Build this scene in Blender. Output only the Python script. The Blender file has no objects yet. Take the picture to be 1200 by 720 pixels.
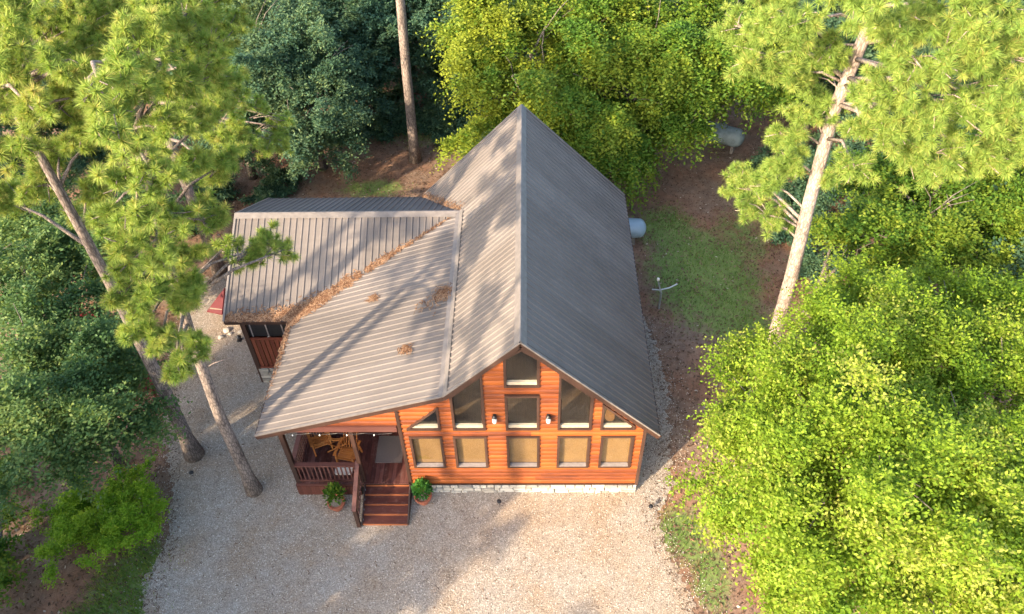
import bpy, bmesh, math, random
import numpy as np
from mathutils import Vector, Matrix

# ------------------------------------------------------------------ camera, world, sun, exposure
scene = bpy.context.scene
C = scene.collection
CAM = np.array([0.2451, -13.8096, 22.48]); PITCH, YAW, ROLL, FPX = 0.7908, 0.0318, -0.0289, 921.5
def cam_axes():
    cy, sy = math.cos(YAW), math.sin(YAW); cp, sp = math.cos(PITCH), math.sin(PITCH)
    r = np.array([cy, sy, 0.0]); b = np.array([-sy, cy, 0.0])
    fw = b*cp + np.array([0, 0, -sp]); up = b*sp + np.array([0, 0, cp])
    c, s = math.cos(ROLL), math.sin(ROLL)
    return c*r + s*up, -s*r + c*up, fw
AR, AU, AF = cam_axes()
cam = bpy.data.cameras.new('camera'); co = bpy.data.objects.new('camera', cam); C.objects.link(co)
cam.sensor_width = 36; cam.lens = FPX/1200*36; cam.clip_start = 0.1; cam.clip_end = 2000
co.matrix_world = Matrix(((AR[0], AU[0], -AF[0], CAM[0]), (AR[1], AU[1], -AF[1], CAM[1]), (AR[2], AU[2], -AF[2], CAM[2]), (0, 0, 0, 1)))
scene.camera = co

SUN_EL, SUN_AZ = math.radians(25.0), math.radians(45.0)      # light travels towards +x +y
to_sun = Vector((-math.cos(SUN_EL)*math.cos(SUN_AZ), -math.cos(SUN_EL)*math.sin(SUN_AZ), math.sin(SUN_EL)))
w = bpy.data.worlds.new('World'); scene.world = w; w.use_nodes = True
nt = w.node_tree; bg = nt.nodes['Background']
sky = nt.nodes.new('ShaderNodeTexSky'); sky.sky_type = 'NISHITA'; sky.sun_disc = False
sky.sun_elevation = SUN_EL; sky.sun_rotation = math.atan2(to_sun.x, to_sun.y)
sky.dust_density = 2.5; sky.ozone_density = 0.6
nt.links.new(sky.outputs[0], bg.inputs[0]); bg.inputs[1].default_value = 0.15
sl = bpy.data.lights.new('sun', 'SUN'); so = bpy.data.objects.new('sun', sl); C.objects.link(so)
sl.energy = 2.9; sl.angle = math.radians(0.9); sl.color = (1.0, 0.80, 0.56)
so.rotation_euler = to_sun.to_track_quat('Z', 'Y').to_euler()
scene.view_settings.view_transform = 'Standard'; scene.view_settings.look = 'None'
scene.view_settings.exposure = 2.12; scene.view_settings.gamma = 1.0
scene.view_settings.use_curve_mapping = False
scene.render.engine = 'CYCLES'

def P(u, v, z=0.0):
    """place in the world at height z that the photograph shows at pixel u, v"""
    d = AF + AR*((u-600)/FPX) + AU*((360-v)/FPX)
    return CAM + d*((z-CAM[2])/d[2])
def pxm(p): return FPX/np.linalg.norm(np.array(p)-CAM)

# ------------------------------------------------------------------ helpers
random.seed(7)
def tag(o, label=None, cat=None, group=None, kind=None):
    if label: o['label'] = label
    if cat: o['category'] = cat
    if group: o['group'] = group
    if kind: o['kind'] = kind
    return o
def empty(name, loc=(0, 0, 0), rz=0.0, parent=None):
    o = bpy.data.objects.new(name, None); C.objects.link(o); o.location = loc; o.rotation_euler = (0, 0, rz)
    o.empty_display_size = 0.2
    if parent: o.parent = parent
    return o
def copy_tree(o, parent=None):
    c = o.copy(); C.objects.link(c); c.parent = parent
    for ch in [k for k in o.children]: copy_tree(ch, c)
    return c
class MB:
    def __init__(s): s.v = []; s.f = []
    def add(s, vs, fs):
        b = len(s.v); s.v += [tuple(map(float, q)) for q in vs]; s.f += [tuple(i+b for i in f) for f in fs]; return s
    def box(s, x0, x1, y0, y1, z0, z1):
        return s.add([(x0, y0, z0), (x1, y0, z0), (x1, y1, z0), (x0, y1, z0), (x0, y0, z1), (x1, y0, z1), (x1, y1, z1), (x0, y1, z1)],
                     [(0, 3, 2, 1), (4, 5, 6, 7), (0, 1, 5, 4), (1, 2, 6, 5), (2, 3, 7, 6), (3, 0, 4, 7)])
    def bar(s, a, b, wd, ht, up=(0, 0, 1)):
        a = Vector(a); b = Vector(b); d = (b-a).normalized(); u = Vector(up)
        r = d.cross(u)
        if r.length < 1e-4: r = d.cross(Vector((0, 1, 0)))
        r.normalize(); u = r.cross(d).normalized(); r = r*wd/2; u = u*ht/2
        vs = [a-r-u, a+r-u, a+r+u, a-r+u, b-r-u, b+r-u, b+r+u, b-r+u]
        return s.add(vs, [(0, 1, 2, 3), (7, 6, 5, 4), (0, 4, 5, 1), (1, 5, 6, 2), (2, 6, 7, 3), (3, 7, 4, 0)])
    def tube(s, pts, rad, n=8, cap=True):
        pts = [Vector(q) for q in pts]; b = len(s.v)
        if not hasattr(rad, '__len__'): rad = [rad]*len(pts)
        for i, q in enumerate(pts):
            d = (pts[min(i+1, len(pts)-1)]-pts[max(i-1, 0)])
            d = d.normalized() if d.length > 1e-9 else Vector((0, 0, 1))
            x = d.cross(Vector((0.13, 0.97, 0.2))); x.normalize(); y = d.cross(x)
            for k in range(n):
                a = 2*math.pi*k/n; s.v.append(tuple(q+(x*math.cos(a)+y*math.sin(a))*rad[i]))
        for i in range(len(pts)-1):
            for k in range(n):
                s.f.append((b+i*n+k, b+i*n+(k+1) % n, b+(i+1)*n+(k+1) % n, b+(i+1)*n+k))
        if cap:
            s.f.append(tuple(b+k for k in range(n))[::-1]); s.f.append(tuple(b+(len(pts)-1)*n+k for k in range(n)))
        return s
    def lathe(s, prof, c=(0, 0, 0), n=16):
        b = len(s.v)
        for r, z in prof:
            for k in range(n):
                a = 2*math.pi*k/n; s.v.append((c[0]+r*math.cos(a), c[1]+r*math.sin(a), c[2]+z))
        for i in range(len(prof)-1):
            for k in range(n): s.f.append((b+i*n+k, b+i*n+(k+1) % n, b+(i+1)*n+(k+1) % n, b+(i+1)*n+k))
        s.f.append(tuple(b+k for k in range(n))[::-1]); s.f.append(tuple(b+(len(prof)-1)*n+k for k in range(n)))
        return s
    def prism(s, poly, y0, y1):
        """polygon in x,z extruded along y"""
        n = len(poly); vs = [(x, y0, z) for x, z in poly]+[(x, y1, z) for x, z in poly]
        return s.add(vs, [tuple(range(n)), tuple(range(2*n-1, n-1, -1))]+[(i, i+n, (i+1) % n+n, (i+1) % n) for i in range(n)])
    def slab(s, top, th):
        """3-d polygon extruded down by th"""
        n = len(top); vs = list(top)+[(x, y, z-th) for x, y, z in top]
        return s.add(vs, [tuple(range(n)), tuple(range(2*n-1, n-1, -1))]+[(i, i+n, (i+1) % n+n, (i+1) % n) for i in range(n)])
    def build(s, name, m, parent=None, smooth=False, fix=True):
        me = bpy.data.meshes.new(name); me.from_pydata(s.v, [], s.f); me.update()
        if fix:
            bm = bmesh.new(); bm.from_mesh(me); bmesh.ops.recalc_face_normals(bm, faces=bm.faces); bm.to_mesh(me); bm.free()
        me.materials.append(m)
        if smooth: me.polygons.foreach_set('use_smooth', [True]*len(me.polygons))
        o = bpy.data.objects.new(name, me); C.objects.link(o)
        if parent: o.parent = parent
        return o
def np_mesh(name, verts, nper, m, parent=None, tint=None, smooth=False):
    """verts (F*nper,3): separate faces of nper corners; tint: float per face"""
    nv = len(verts); nf = nv//nper
    me = bpy.data.meshes.new(name); me.vertices.add(nv); me.vertices.foreach_set('co', np.asarray(verts, np.float32).ravel())
    me.loops.add(nv); me.loops.foreach_set('vertex_index', np.arange(nv, dtype=np.int32))
    me.polygons.add(nf); me.polygons.foreach_set('loop_start', np.arange(0, nv, nper, dtype=np.int32))
    me.update(calc_edges=True)
    if tint is not None:
        at = me.attributes.new('tint', 'FLOAT', 'FACE'); at.data.foreach_set('value', np.asarray(tint, np.float32))
    me.materials.append(m)
    o = bpy.data.objects.new(name, me); C.objects.link(o)
    if parent: o.parent = parent
    return o

# ------------------------------------------------------------------ materials
def mat(name):
    m = bpy.data.materials.new(name); m.use_nodes = True; t = m.node_tree
    return m, t, t.nodes['Principled BSDF']
def N(t, kind, **kw):
    n = t.nodes.new('ShaderNode'+kind)
    for k, v in kw.items(): setattr(n, k, v)
    return n
def ramp(t, fac, stops):
    r = N(t, 'ValToRGB'); e = r.color_ramp.elements
    while len(e) < len(stops): e.new(0.5)
    for i, (p, c) in enumerate(stops): e[i].position = p; e[i].color = (*c, 1)
    t.links.new(fac, r.inputs[0]); return r.outputs[0]
def noise(t, scale, detail=4, vec=None, rough=0.55, dist=0.0):
    n = N(t, 'TexNoise'); n.inputs['Scale'].default_value = scale; n.inputs['Detail'].default_value = detail
    n.inputs['Roughness'].default_value = rough; n.inputs['Distortion'].default_value = dist
    if vec is not None: t.links.new(vec, n.inputs['Vector'])
    return n.outputs['Fac']
def coords(t, scale=(1, 1, 1), which='Object'):
    c = N(t, 'TexCoord'); mp = N(t, 'Mapping'); mp.inputs['Scale'].default_value = scale
    t.links.new(c.outputs[which], mp.inputs[0]); return mp.outputs[0]
def worldpos(t, scale=(1, 1, 1)):
    g = N(t, 'NewGeometry'); mp = N(t, 'Mapping'); mp.inputs['Scale'].default_value = scale
    t.links.new(g.outputs['Position'], mp.inputs[0]); return mp.outputs[0]
def mixc(t, fac, a, b, mode='MIX'):
    n = N(t, 'Mix', data_type='RGBA', blend_type=mode)
    for s, v in ((0, fac), (6, a), (7, b)):
        if hasattr(v, 'is_output') or hasattr(v, 'links'): t.links.new(v, n.inputs[s])
        else: n.inputs[s].default_value = v if s == 0 else (*v, 1)
    return n.outputs[2]
def math_(t, op, a, b=None):
    n = N(t, 'Math', operation=op)
    for i, v in enumerate((a, b)):
        if v is None: continue
        if hasattr(v, 'links'): t.links.new(v, n.inputs[i])
        else: n.inputs[i].default_value = v
    return n.outputs[0]
def bump(t, b, h, st=0.3, dist=0.02):
    n = N(t, 'Bump'); n.inputs['Strength'].default_value = st; n.inputs['Distance'].default_value = dist
    t.links.new(h, n.inputs['Height']); t.links.new(n.outputs[0], b.inputs['Normal'])
def wood(name, dark, mid, light, axis='x', rough=0.55, var=0.35, wear=None):
    m, t, b = mat(name)
    sc = {'x': (0.8, 14, 14), 'y': (14, 0.8, 14), 'z': (14, 14, 0.8)}[axis]
    g = noise(t, 2.2, 6, worldpos(t, sc), 0.65, 0.4)
    big = noise(t, 0.9, 3, worldpos(t))
    oi = N(t, 'ObjectInfo')
    f = math_(t, 'ADD', math_(t, 'MULTIPLY', g, 0.62), math_(t, 'MULTIPLY', big, 0.38))
    f = math_(t, 'ADD', f, math_(t, 'MULTIPLY', math_(t, 'SUBTRACT', oi.outputs['Random'], 0.5), var))
    c = ramp(t, f, [(0.25, dark), (0.5, mid), (0.78, light)])
    if wear:
        wn = noise(t, 6, 5, worldpos(t, (1, 1, 1)), 0.7)
        c = mixc(t, ramp(t, wn, [(0.52, (0, 0, 0)), (0.75, (0.7,)*3)]), c, wear)
    t.links.new(c, b.inputs['Base Color']); b.inputs['Roughness'].default_value = rough
    bump(t, b, g, 0.25, 0.01); return m
M = {}
M['siding'] = wood('stained_siding', (0.075, 0.013, 0.002), (0.23, 0.050, 0.004), (0.37, 0.097, 0.009), 'x', 0.68, 0.28)
M['siding_y'] = wood('stained_siding_side', (0.075, 0.013, 0.002), (0.23, 0.050, 0.004), (0.37, 0.097, 0.009), 'y', 0.68, 0.28)
M['trim'] = wood('dark_trim', (0.026, 0.012, 0.008), (0.050, 0.023, 0.015), (0.085, 0.042, 0.028), 'z', 0.55, 0.2)
M['deck'] = wood('dark_deck', (0.045, 0.014, 0.011), (0.085, 0.028, 0.021), (0.15, 0.062, 0.05), 'y', 0.55, 0.5, wear=(0.17, 0.10, 0.085))
M['tread'] = wood('stair_tread', (0.045, 0.013, 0.010), (0.095, 0.027, 0.019), (0.16, 0.058, 0.043), 'x', 0.5, 0.4, wear=(0.16, 0.085, 0.07))
M['riser'] = wood('stair_riser', (0.14, 0.040, 0.014), (0.26, 0.080, 0.028), (0.38, 0.135, 0.05), 'x', 0.5, 0.3)
M['rail'] = wood('railing_wood', (0.07, 0.022, 0.016), (0.115, 0.042, 0.032), (0.18, 0.085, 0.068), 'x', 0.55, 0.3)
M['skirt'] = wood('skirt_wood', (0.065, 0.018, 0.011), (0.11, 0.032, 0.020), (0.16, 0.052, 0.034), 'z', 0.6, 0.4)
M['slat'] = wood('red_slat', (0.10, 0.022, 0.010), (0.18, 0.042, 0.02), (0.25, 0.07, 0.035), 'z', 0.6, 0.4)
M['teak'] = wood('orange_teak', (0.26, 0.085, 0.018), (0.46, 0.17, 0.04), (0.60, 0.27, 0.08), 'x', 0.5, 0.3)
M['interior'] = wood('interior_wood', (0.05, 0.03, 0.015), (0.10, 0.06, 0.03), (0.16, 0.10, 0.05), 'y', 0.5, 0.2)

def plain(name, col, rough=0.6, metal=0.0, nscale=8.0, namt=0.25, bumpst=0.15, coat=0.0):
    m, t, b = mat(name)
    n = noise(t, nscale, 5, worldpos(t), 0.6)
    c = ramp(t, n, [(0.3, tuple(k*(1-namt) for k in col)), (0.7, tuple(min(1, k*(1+namt)) for k in col))])
    t.links.new(c, b.inputs['Base Color']); b.inputs['Roughness'].default_value = rough; b.inputs['Metallic'].default_value = metal
    if bumpst: bump(t, b, n, bumpst, 0.01)
    return m
def roof_metal():
    m, t, b = mat('painted_roof_metal')
    big = noise(t, 0.7, 4, worldpos(t), 0.6); fine = noise(t, 9, 4, worldpos(t), 0.7)
    oi = N(t, 'ObjectInfo')
    st_n = noise(t, 2.0, 4, worldpos(t, (0.35, 5.0, 0.35)), 0.6)
    f = math_(t, 'ADD', math_(t, 'MULTIPLY', big, 0.45), math_(t, 'MULTIPLY', fine, 0.25)); f = math_(t, 'ADD', f, math_(t, 'MULTIPLY', st_n, 0.3))
    f = math_(t, 'ADD', f, math_(t, 'MULTIPLY', math_(t, 'SUBTRACT', oi.outputs['Random'], 0.5), 0.26))
    c = ramp(t, f, [(0.3, (0.125, 0.108, 0.098)), (0.55, (0.165, 0.144, 0.132)), (0.8, (0.205, 0.180, 0.164))])
    t.links.new(c, b.inputs['Base Color']); b.inputs['Roughness'].default_value = 0.42
    r = ramp(t, fine, [(0.3, (0.55,)*3), (0.7, (0.72,)*3)]); t.links.new(r, b.inputs['Roughness'])
    b.inputs['Specular IOR Level'].default_value = 0.22
    bump(t, b, big, 0.05, 0.02); return m
M['roof'] = roof_metal()
M['cap'] = plain('ridge_cap_metal', (0.165, 0.145, 0.133), 0.6, 0.0, 5, 0.2, 0.03)
M['under'] = plain('roof_underside', (0.16, 0.07, 0.03), 0.7)
M['sill'] = plain('cream_sill', (0.40, 0.35, 0.26), 0.5, 0, 10, 0.12, 0.05)
M['sillgrey'] = plain('pale_sill', (0.24, 0.21, 0.20), 0.5, 0, 10, 0.15, 0.05)
M['white'] = plain('white_paint', (0.75, 0.74, 0.70), 0.4, 0, 10, 0.06, 0.05)
M['black'] = plain('black_plastic', (0.02, 0.02, 0.022), 0.4)
M['tank'] = plain('tank_paint', (0.27, 0.36, 0.43), 0.35, 0, 3, 0.10, 0.05)
M['tankold'] = plain('old_tank_paint', (0.20, 0.25, 0.26), 0.55, 0, 4, 0.3, 0.15)
M['terracotta'] = plain('terracotta', (0.34, 0.11, 0.06), 0.75, 0, 12, 0.25, 0.2)
M['soil'] = plain('potting_soil', (0.22, 0.18, 0.14), 0.9, 0, 25, 0.4, 0.5)
M['mat'] = plain('grey_mat', (0.13, 0.115, 0.105), 0.95, 0, 60, 0.3, 0.4)
M['red'] = plain('dark_red_paint', (0.12, 0.008, 0.014), 0.5, 0, 6, 0.2, 0.1)
M['galv'] = plain('galvanised_steel', (0.32, 0.36, 0.38), 0.4, 0.6, 10, 0.15, 0.05)
M['screen'] = plain('dark_screen', (0.012, 0.012, 0.014), 0.5)
M['stone_tan'] = plain('loose_stone', (0.42, 0.38, 0.33), 0.85, 0, 14, 0.25, 0.4)
def stone():
    m, t, b = mat('ledge_stone'); oi = N(t, 'ObjectInfo')
    n = noise(t, 16, 5, worldpos(t), 0.7)
    f = math_(t, 'ADD', math_(t, 'MULTIPLY', n, 0.5), math_(t, 'MULTIPLY', oi.outputs['Random'], 0.5))
    c = ramp(t, f, [(0.2, (0.22, 0.20, 0.18)), (0.5, (0.42, 0.39, 0.34)), (0.8, (0.56, 0.52, 0.45))])
    t.links.new(c, b.inputs['Base Color']); b.inputs['Roughness'].default_value = 0.85; bump(t, b, n, 0.5, 0.02); return m
M['stone'] = stone()
M['mortar'] = plain('mortar', (0.20, 0.18, 0.16), 0.95, 0, 20, 0.3, 0.3)
def blind():
    m, t, b = mat('woven_shade'); n = noise(t, 40, 4, worldpos(t), 0.7); n2 = noise(t, 1.5, 3, worldpos(t))
    c = ramp(t, math_(t, 'ADD', math_(t, 'MULTIPLY', n, 0.6), math_(t, 'MULTIPLY', n2, 0.4)), [(0.3, (0.20, 0.105, 0.030)), (0.7, (0.38, 0.215, 0.075))])
    t.links.new(c, b.inputs['Base Color']); b.inputs['Roughness'].default_value = 0.9; return m
M['blind'] = blind()
def glass():
    m = bpy.data.materials.new('window_glass'); m.use_nodes = True; t = m.node_tree; t.nodes.remove(t.nodes['Principled BSDF'])
    tr = N(t, 'BsdfTransparent'); tr.inputs[0].default_value = (0.82, 0.84, 0.84, 1)
    gl = N(t, 'BsdfGlossy'); gl.inputs['Roughness'].default_value = 0.03
    lw_ = N(t, 'LayerWeight'); lw_.inputs[0].default_value = 0.5
    fac = math_(t, 'ADD', math_(t, 'MULTIPLY', math_(t, 'POWER', lw_.outputs['Facing'], 3.0), 0.8), 0.08)
    n = noise(t, 1.3, 2, worldpos(t)); bp = N(t, 'Bump'); bp.inputs['Strength'].default_value = 0.05; t.links.new(n, bp.inputs['Height'])
    t.links.new(bp.outputs[0], gl.inputs['Normal'])
    mx = N(t, 'MixShader'); t.links.new(fac, mx.inputs[0]); t.links.new(tr.outputs[0], mx.inputs[1]); t.links.new(gl.outputs[0], mx.inputs[2])
    t.links.new(mx.outputs[0], t.nodes['Material Output'].inputs[0]); return m
M['glass'] = glass()
def foliage(name, stops, trans=0.35, tcol=(1.25, 1.25, 0.5), rough=0.5):
    m, t, b = mat(name); at = N(t, 'Attribute', attribute_name='tint')
    oi = N(t, 'ObjectInfo')
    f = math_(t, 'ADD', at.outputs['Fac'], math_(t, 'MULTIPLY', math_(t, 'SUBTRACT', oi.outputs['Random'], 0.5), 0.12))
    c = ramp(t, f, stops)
    t.links.new(c, b.inputs['Base Color']); b.inputs['Roughness'].default_value = rough; b.inputs['Specular IOR Level'].default_value = 0.15
    tl = N(t, 'BsdfTranslucent'); tc = mixc(t, 1.0, c, tcol, 'MULTIPLY'); t.links.new(tc, tl.inputs[0])
    mx = N(t, 'MixShader'); mx.inputs[0].default_value = trans
    t.links.new(b.outputs[0], mx.inputs[1]); t.links.new(tl.outputs[0], mx.inputs[2])
    t.links.new(mx.outputs[0], t.nodes['Material Output'].inputs[0]); return m
M['leaf_bright'] = foliage('bright_leaves', [(0.0, (0.070, 0.148, 0.012)), (0.45, (0.150, 0.245, 0.020)), (0.8, (0.220, 0.305, 0.028)), (1.0, (0.32, 0.35, 0.07))])
M['leaf_mid'] = foliage('mid_leaves', [(0.0, (0.040, 0.100, 0.018)), (0.5, (0.085, 0.175, 0.022)), (1.0, (0.21, 0.27, 0.030))])
M['leaf_elm'] = foliage('elm_leaves', [(0.0, (0.042, 0.112, 0.020)), (0.5, (0.095, 0.190, 0.026)), (1.0, (0.26, 0.30, 0.032))])
M['leaf_teal'] = foliage('teal_leaves', [(0.0, (0.042, 0.092, 0.058)), (0.5, (0.075, 0.150, 0.090)), (1.0, (0.16, 0.215, 0.085))])
M['leaf_dark'] = foliage('dark_leaves', [(0.0, (0.038, 0.088, 0.058)), (0.5, (0.066, 0.140, 0.086)), (1.0, (0.12, 0.185, 0.085))])
M['leaf_cool'] = foliage('cool_green_leaves', [(0.0, (0.045, 0.100, 0.038)), (0.5, (0.085, 0.160, 0.055)), (1.0, (0.19, 0.25, 0.070))])
M['leaf_pot'] = foliage('pot_leaves', [(0.0, (0.03, 0.11, 0.03)), (0.5, (0.06, 0.19, 0.04)), (1.0, (0.14, 0.30, 0.05))])
M['needle'] = foliage('pine_needles', [(0.0, (0.095, 0.185, 0.040)), (0.45, (0.210, 0.315, 0.062)), (0.8, (0.34, 0.405, 0.090)), (1.0, (0.46, 0.40, 0.13))], 0.36, (1.1, 1.15, 0.7))
M['cedar'] = foliage('fresh_green_fronds', [(0.0, (0.085, 0.190, 0.014)), (0.5, (0.18, 0.33, 0.022)), (1.0, (0.33, 0.44, 0.04))])
M['blade'] = foliage('grass_blades', [(0.0, (0.070, 0.150, 0.030)), (0.6, (0.145, 0.250, 0.042)), (1.0, (0.36, 0.36, 0.08))], 0.3)
M['straw'] = foliage('pine_straw', [(0.0, (0.085, 0.040, 0.022)), (0.5, (0.20, 0.105, 0.058)), (1.0, (0.36, 0.23, 0.14))], 0.1, (1, 1, 1), 0.8)
M['litter'] = foliage('leaf_litter', [(0.0, (0.070, 0.042, 0.028)), (0.55, (0.170, 0.105, 0.068)), (0.9, (0.31, 0.22, 0.15)), (1.0, (0.54, 0.47, 0.38))], 0.1, (1, 1, 1), 0.8)
def bark(name, a, b_, c_):
    m, t, b = mat(name)
    g = N(t, 'TexVoronoi'); g.feature = 'DISTANCE_TO_EDGE'; g.inputs['Scale'].default_value = 17
    wv = worldpos(t, (1, 1, 0.28)); nz = N(t, 'TexNoise'); nz.inputs['Scale'].default_value = 9; t.links.new(wv, nz.inputs['Vector'])
    t.links.new(mixc(t, 0.06, wv, nz.outputs['Color']), g.inputs['Vector'])
    n = noise(t, 5, 7, worldpos(t, (1, 1, 0.35)), 0.75); big_ = noise(t, 0.8, 3, worldpos(t))
    f = math_(t, 'ADD', math_(t, 'MULTIPLY', math_(t, 'MINIMUM', math_(t, 'MULTIPLY', g.outputs[0], 5.0), 1.0), 0.22), math_(t, 'MULTIPLY', n, 0.55))
    f = math_(t, 'ADD', f, math_(t, 'MULTIPLY', big_, 0.22))
    c = ramp(t, f, [(0.36, a), (0.52, b_), (0.66, c_)])
    t.links.new(c, b.inputs['Base Color']); b.inputs['Roughness'].default_value = 0.9; bump(t, b, f, 0.7, 0.03); return m
M['bark'] = bark('pine_bark', (0.075, 0.056, 0.047), (0.17, 0.135, 0.115), (0.29, 0.23, 0.19))
M['barkpale'] = bark('pale_pine_bark', (0.13, 0.10, 0.085), (0.27, 0.215, 0.18), (0.42, 0.34, 0.285))
M['barkdark'] = bark('grey_bark', (0.06, 0.05, 0.042), (0.13, 0.11, 0.09), (0.22, 0.19, 0.16))

def gravel_mat():
    m, t, b = mat('pea_gravel')
    vo = N(t, 'TexVoronoi'); vo.inputs['Scale'].default_value = 32; t.links.new(worldpos(t), vo.inputs['Vector'])
    vo2 = N(t, 'TexVoronoi'); vo2.inputs['Scale'].default_value = 62; t.links.new(worldpos(t), vo2.inputs['Vector'])
    sep = N(t, 'SeparateColor'); t.links.new(vo.outputs['Color'], sep.inputs[0])
    sep2 = N(t, 'SeparateColor'); t.links.new(vo2.outputs['Color'], sep2.inputs[0])
    big = noise(t, 0.55, 5, worldpos(t), 0.6); mid = noise(t, 3.0, 4, worldpos(t), 0.6)
    f = math_(t, 'ADD', math_(t, 'MULTIPLY', sep.outputs[0], 0.45), math_(t, 'MULTIPLY', sep2.outputs[0], 0.55))
    c = ramp(t, f, [(0.1, (0.19, 0.150, 0.118)), (0.35, (0.30, 0.255, 0.210)), (0.65, (0.37, 0.325, 0.272)), (0.9, (0.54, 0.49, 0.42))])
    brown = mixc(t, 1.0, c, (0.92, 0.80, 0.68), 'MULTIPLY')
    c = mixc(t, ramp(t, big, [(0.40, (0, 0, 0)), (0.62, (0.95,)*3)]), c, brown)
    dk = mixc(t, 1.0, c, (0.72, 0.70, 0.66), 'MULTIPLY')
    c = mixc(t, ramp(t, mid, [(0.5, (0, 0, 0)), (0.8, (0.8,)*3)]), c, dk)
    t.links.new(c, b.inputs['Base Color']); b.inputs['Roughness'].default_value = 0.85
    h = math_(t, 'ADD', math_(t, 'MULTIPLY', vo.outputs['Distance'], -0.7), math_(t, 'MULTIPLY', vo2.outputs['Distance'], -0.5))
    bump(t, b, h, 0.7, 0.022); return m
M['gravel'] = gravel_mat()
def ground_mat():
    m, t, b = mat('forest_floor')
    wp = worldpos(t)
    big = noise(t, 0.35, 5, wp, 0.6); mid = noise(t, 2.2, 5, wp, 0.65); fine = noise(t, 22, 4, wp, 0.75)
    f = math_(t, 'ADD', math_(t, 'MULTIPLY', mid, 0.5), math_(t, 'MULTIPLY', fine, 0.5))
    c = ramp(t, f, [(0.3, (0.105, 0.070, 0.050)), (0.5, (0.205, 0.138, 0.098)), (0.7, (0.33, 0.24, 0.175))])
    red = ramp(t, f, [(0.3, (0.125, 0.062, 0.036)), (0.5, (0.255, 0.128, 0.074)), (0.72, (0.38, 0.215, 0.13))])
    c = mixc(t, ramp(t, big, [(0.42, (0, 0, 0)), (0.62, (1, 1, 1))]), c, red)
    gr = ramp(t, f, [(0.3, (0.085, 0.120, 0.034)), (0.5, (0.145, 0.205, 0.050)), (0.72, (0.26, 0.265, 0.105))])
    at = N(t, 'Attribute', attribute_name='lawn')
    gm = math_(t, 'ADD', at.outputs['Fac'], math_(t, 'MULTIPLY', math_(t, 'SUBTRACT', mid, 0.5), 1.3))
    c = mixc(t, ramp(t, gm, [(0.35, (0, 0, 0)), (0.7, (1, 1, 1))]), c, gr)
    t.links.new(c, b.inputs['Base Color']); b.inputs['Roughness'].default_value = 0.95; bump(t, b, f, 0.7, 0.05); return m
M['ground'] = ground_mat()

# ------------------------------------------------------------------ ground
rng = np.random.default_rng(11)
def vnoise(x, y, s, seed=0):
    """smooth value noise, numpy"""
    x = np.asarray(x, float)/s; y = np.asarray(y, float)/s
    xi = np.floor(x).astype(int); yi = np.floor(y).astype(int); fx = x-xi; fy = y-yi
    fx = fx*fx*(3-2*fx); fy = fy*fy*(3-2*fy)
    def h(a, b):
        n = (a*374761393+b*668265263+seed*974711) & 0x7fffffff
        n = ((n ^ (n >> 13))*1274126177) & 0x7fffffff
        return ((n ^ (n >> 16)) & 0xffff)/65535.0
    return (h(xi, yi)*(1-fx)+h(xi+1, yi)*fx)*(1-fy)+(h(xi, yi+1)*(1-fx)+h(xi+1, yi+1)*fx)*fy
GRAVEL = [(-9.5, -26), (-11.2, -12), (-11.2, -4.1), (-11.3, -2), (-11.6, -0.6), (-11.9, 0.3), (-12.2, 1.2), (-12.9, 3), (-13.2, 5), (-13.6, 7.5), (-13.6, 10.2),
          (-11.5, 10.6), (-10.3, 9.5), (-9.5, 5), (-3, 5), (3.2, 7.6), (4.7, 7.8), (4.95, 6.5), (5.2, 4.6), (5.15, 2.2), (4.95, 1.0), (4.7, 0.2), (4.3, -0.5), (4.2, -1.1), (4.5, -2.2), (5.0, -3.2), (5.1, -4.1), (5.5, -12), (5, -26)]
def inpoly(x, y, poly):
    x = np.asarray(x); y = np.asarray(y); c = np.zeros(x.shape, bool); n = len(poly)
    for i in range(n):
        x0, y0 = poly[i]; x1, y1 = poly[(i+1) % n]
        if y0 == y1: continue
        k = ((y0 > y) != (y1 > y)) & (x < (x1-x0)*(y-y0)/(y1-y0)+x0); c ^= k
    return c
# patches of thin grass: (x, y, rx, ry, strength)
LAWN = [(7.5, 10.2, 2.6, 3.4, 1.0), (6.4, 13.2, 1.6, 2.0, .75), (8.4, 7.4, 1.6, 1.8, .8), (-7.2, 16.4, 2.0, .8, .8), (-11.6, -3.3, 1.5, 1.7, .95),
        (4.9, -1.6, .9, 1.2, .8), (5.6, -2.9, .7, 1.3, .8), (-5, 22, 5, 2.4, .6), (9.5, 12.5, 1.5, 2.5, .6), (-12.2, -4.8, 1.6, 1.2, 1.0)]
def lawn_at(x, y):
    g = np.zeros(np.shape(x))
    for cx, cy, rx, ry, s in LAWN:
        d = np.sqrt(((x-cx)/rx)**2+((y-cy)/ry)**2); g = np.maximum(g, s*np.clip(1.5-d*1.15, 0, 1))
    return g
def gheight(x, y):
    far = np.clip((np.hypot(x+2, y-3)-14)/10, 0, 1)
    return -0.10*far*vnoise(x, y, 3.1, 3) - 0.3*far*vnoise(x, y, 12, 5) - 0.012*vnoise(x, y, 0.8, 8)
def axis_pts():
    a = np.arange(-42, 40.01, 0.30); return np.concatenate([[-400, -200, -90, -55], a, [55, 90, 200, 400]])
gx = axis_pts(); gy = np.concatenate([[-400, -200, -90, -50, -30], np.arange(-20, 62.01, 0.30), [80, 120, 220, 420]])
X, Y = np.meshgrid(gx, gy); Z = gheight(X, Y)
V = np.stack([X.ravel(), Y.ravel(), Z.ravel()], 1); nx = len(gx); ny = len(gy)
ii, jj = np.meshgrid(np.arange(nx-1), np.arange(ny-1)); a = (jj*nx+ii).ravel()
Fq = np.stack([a, a+1, a+nx+1, a+nx], 1)
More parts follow.
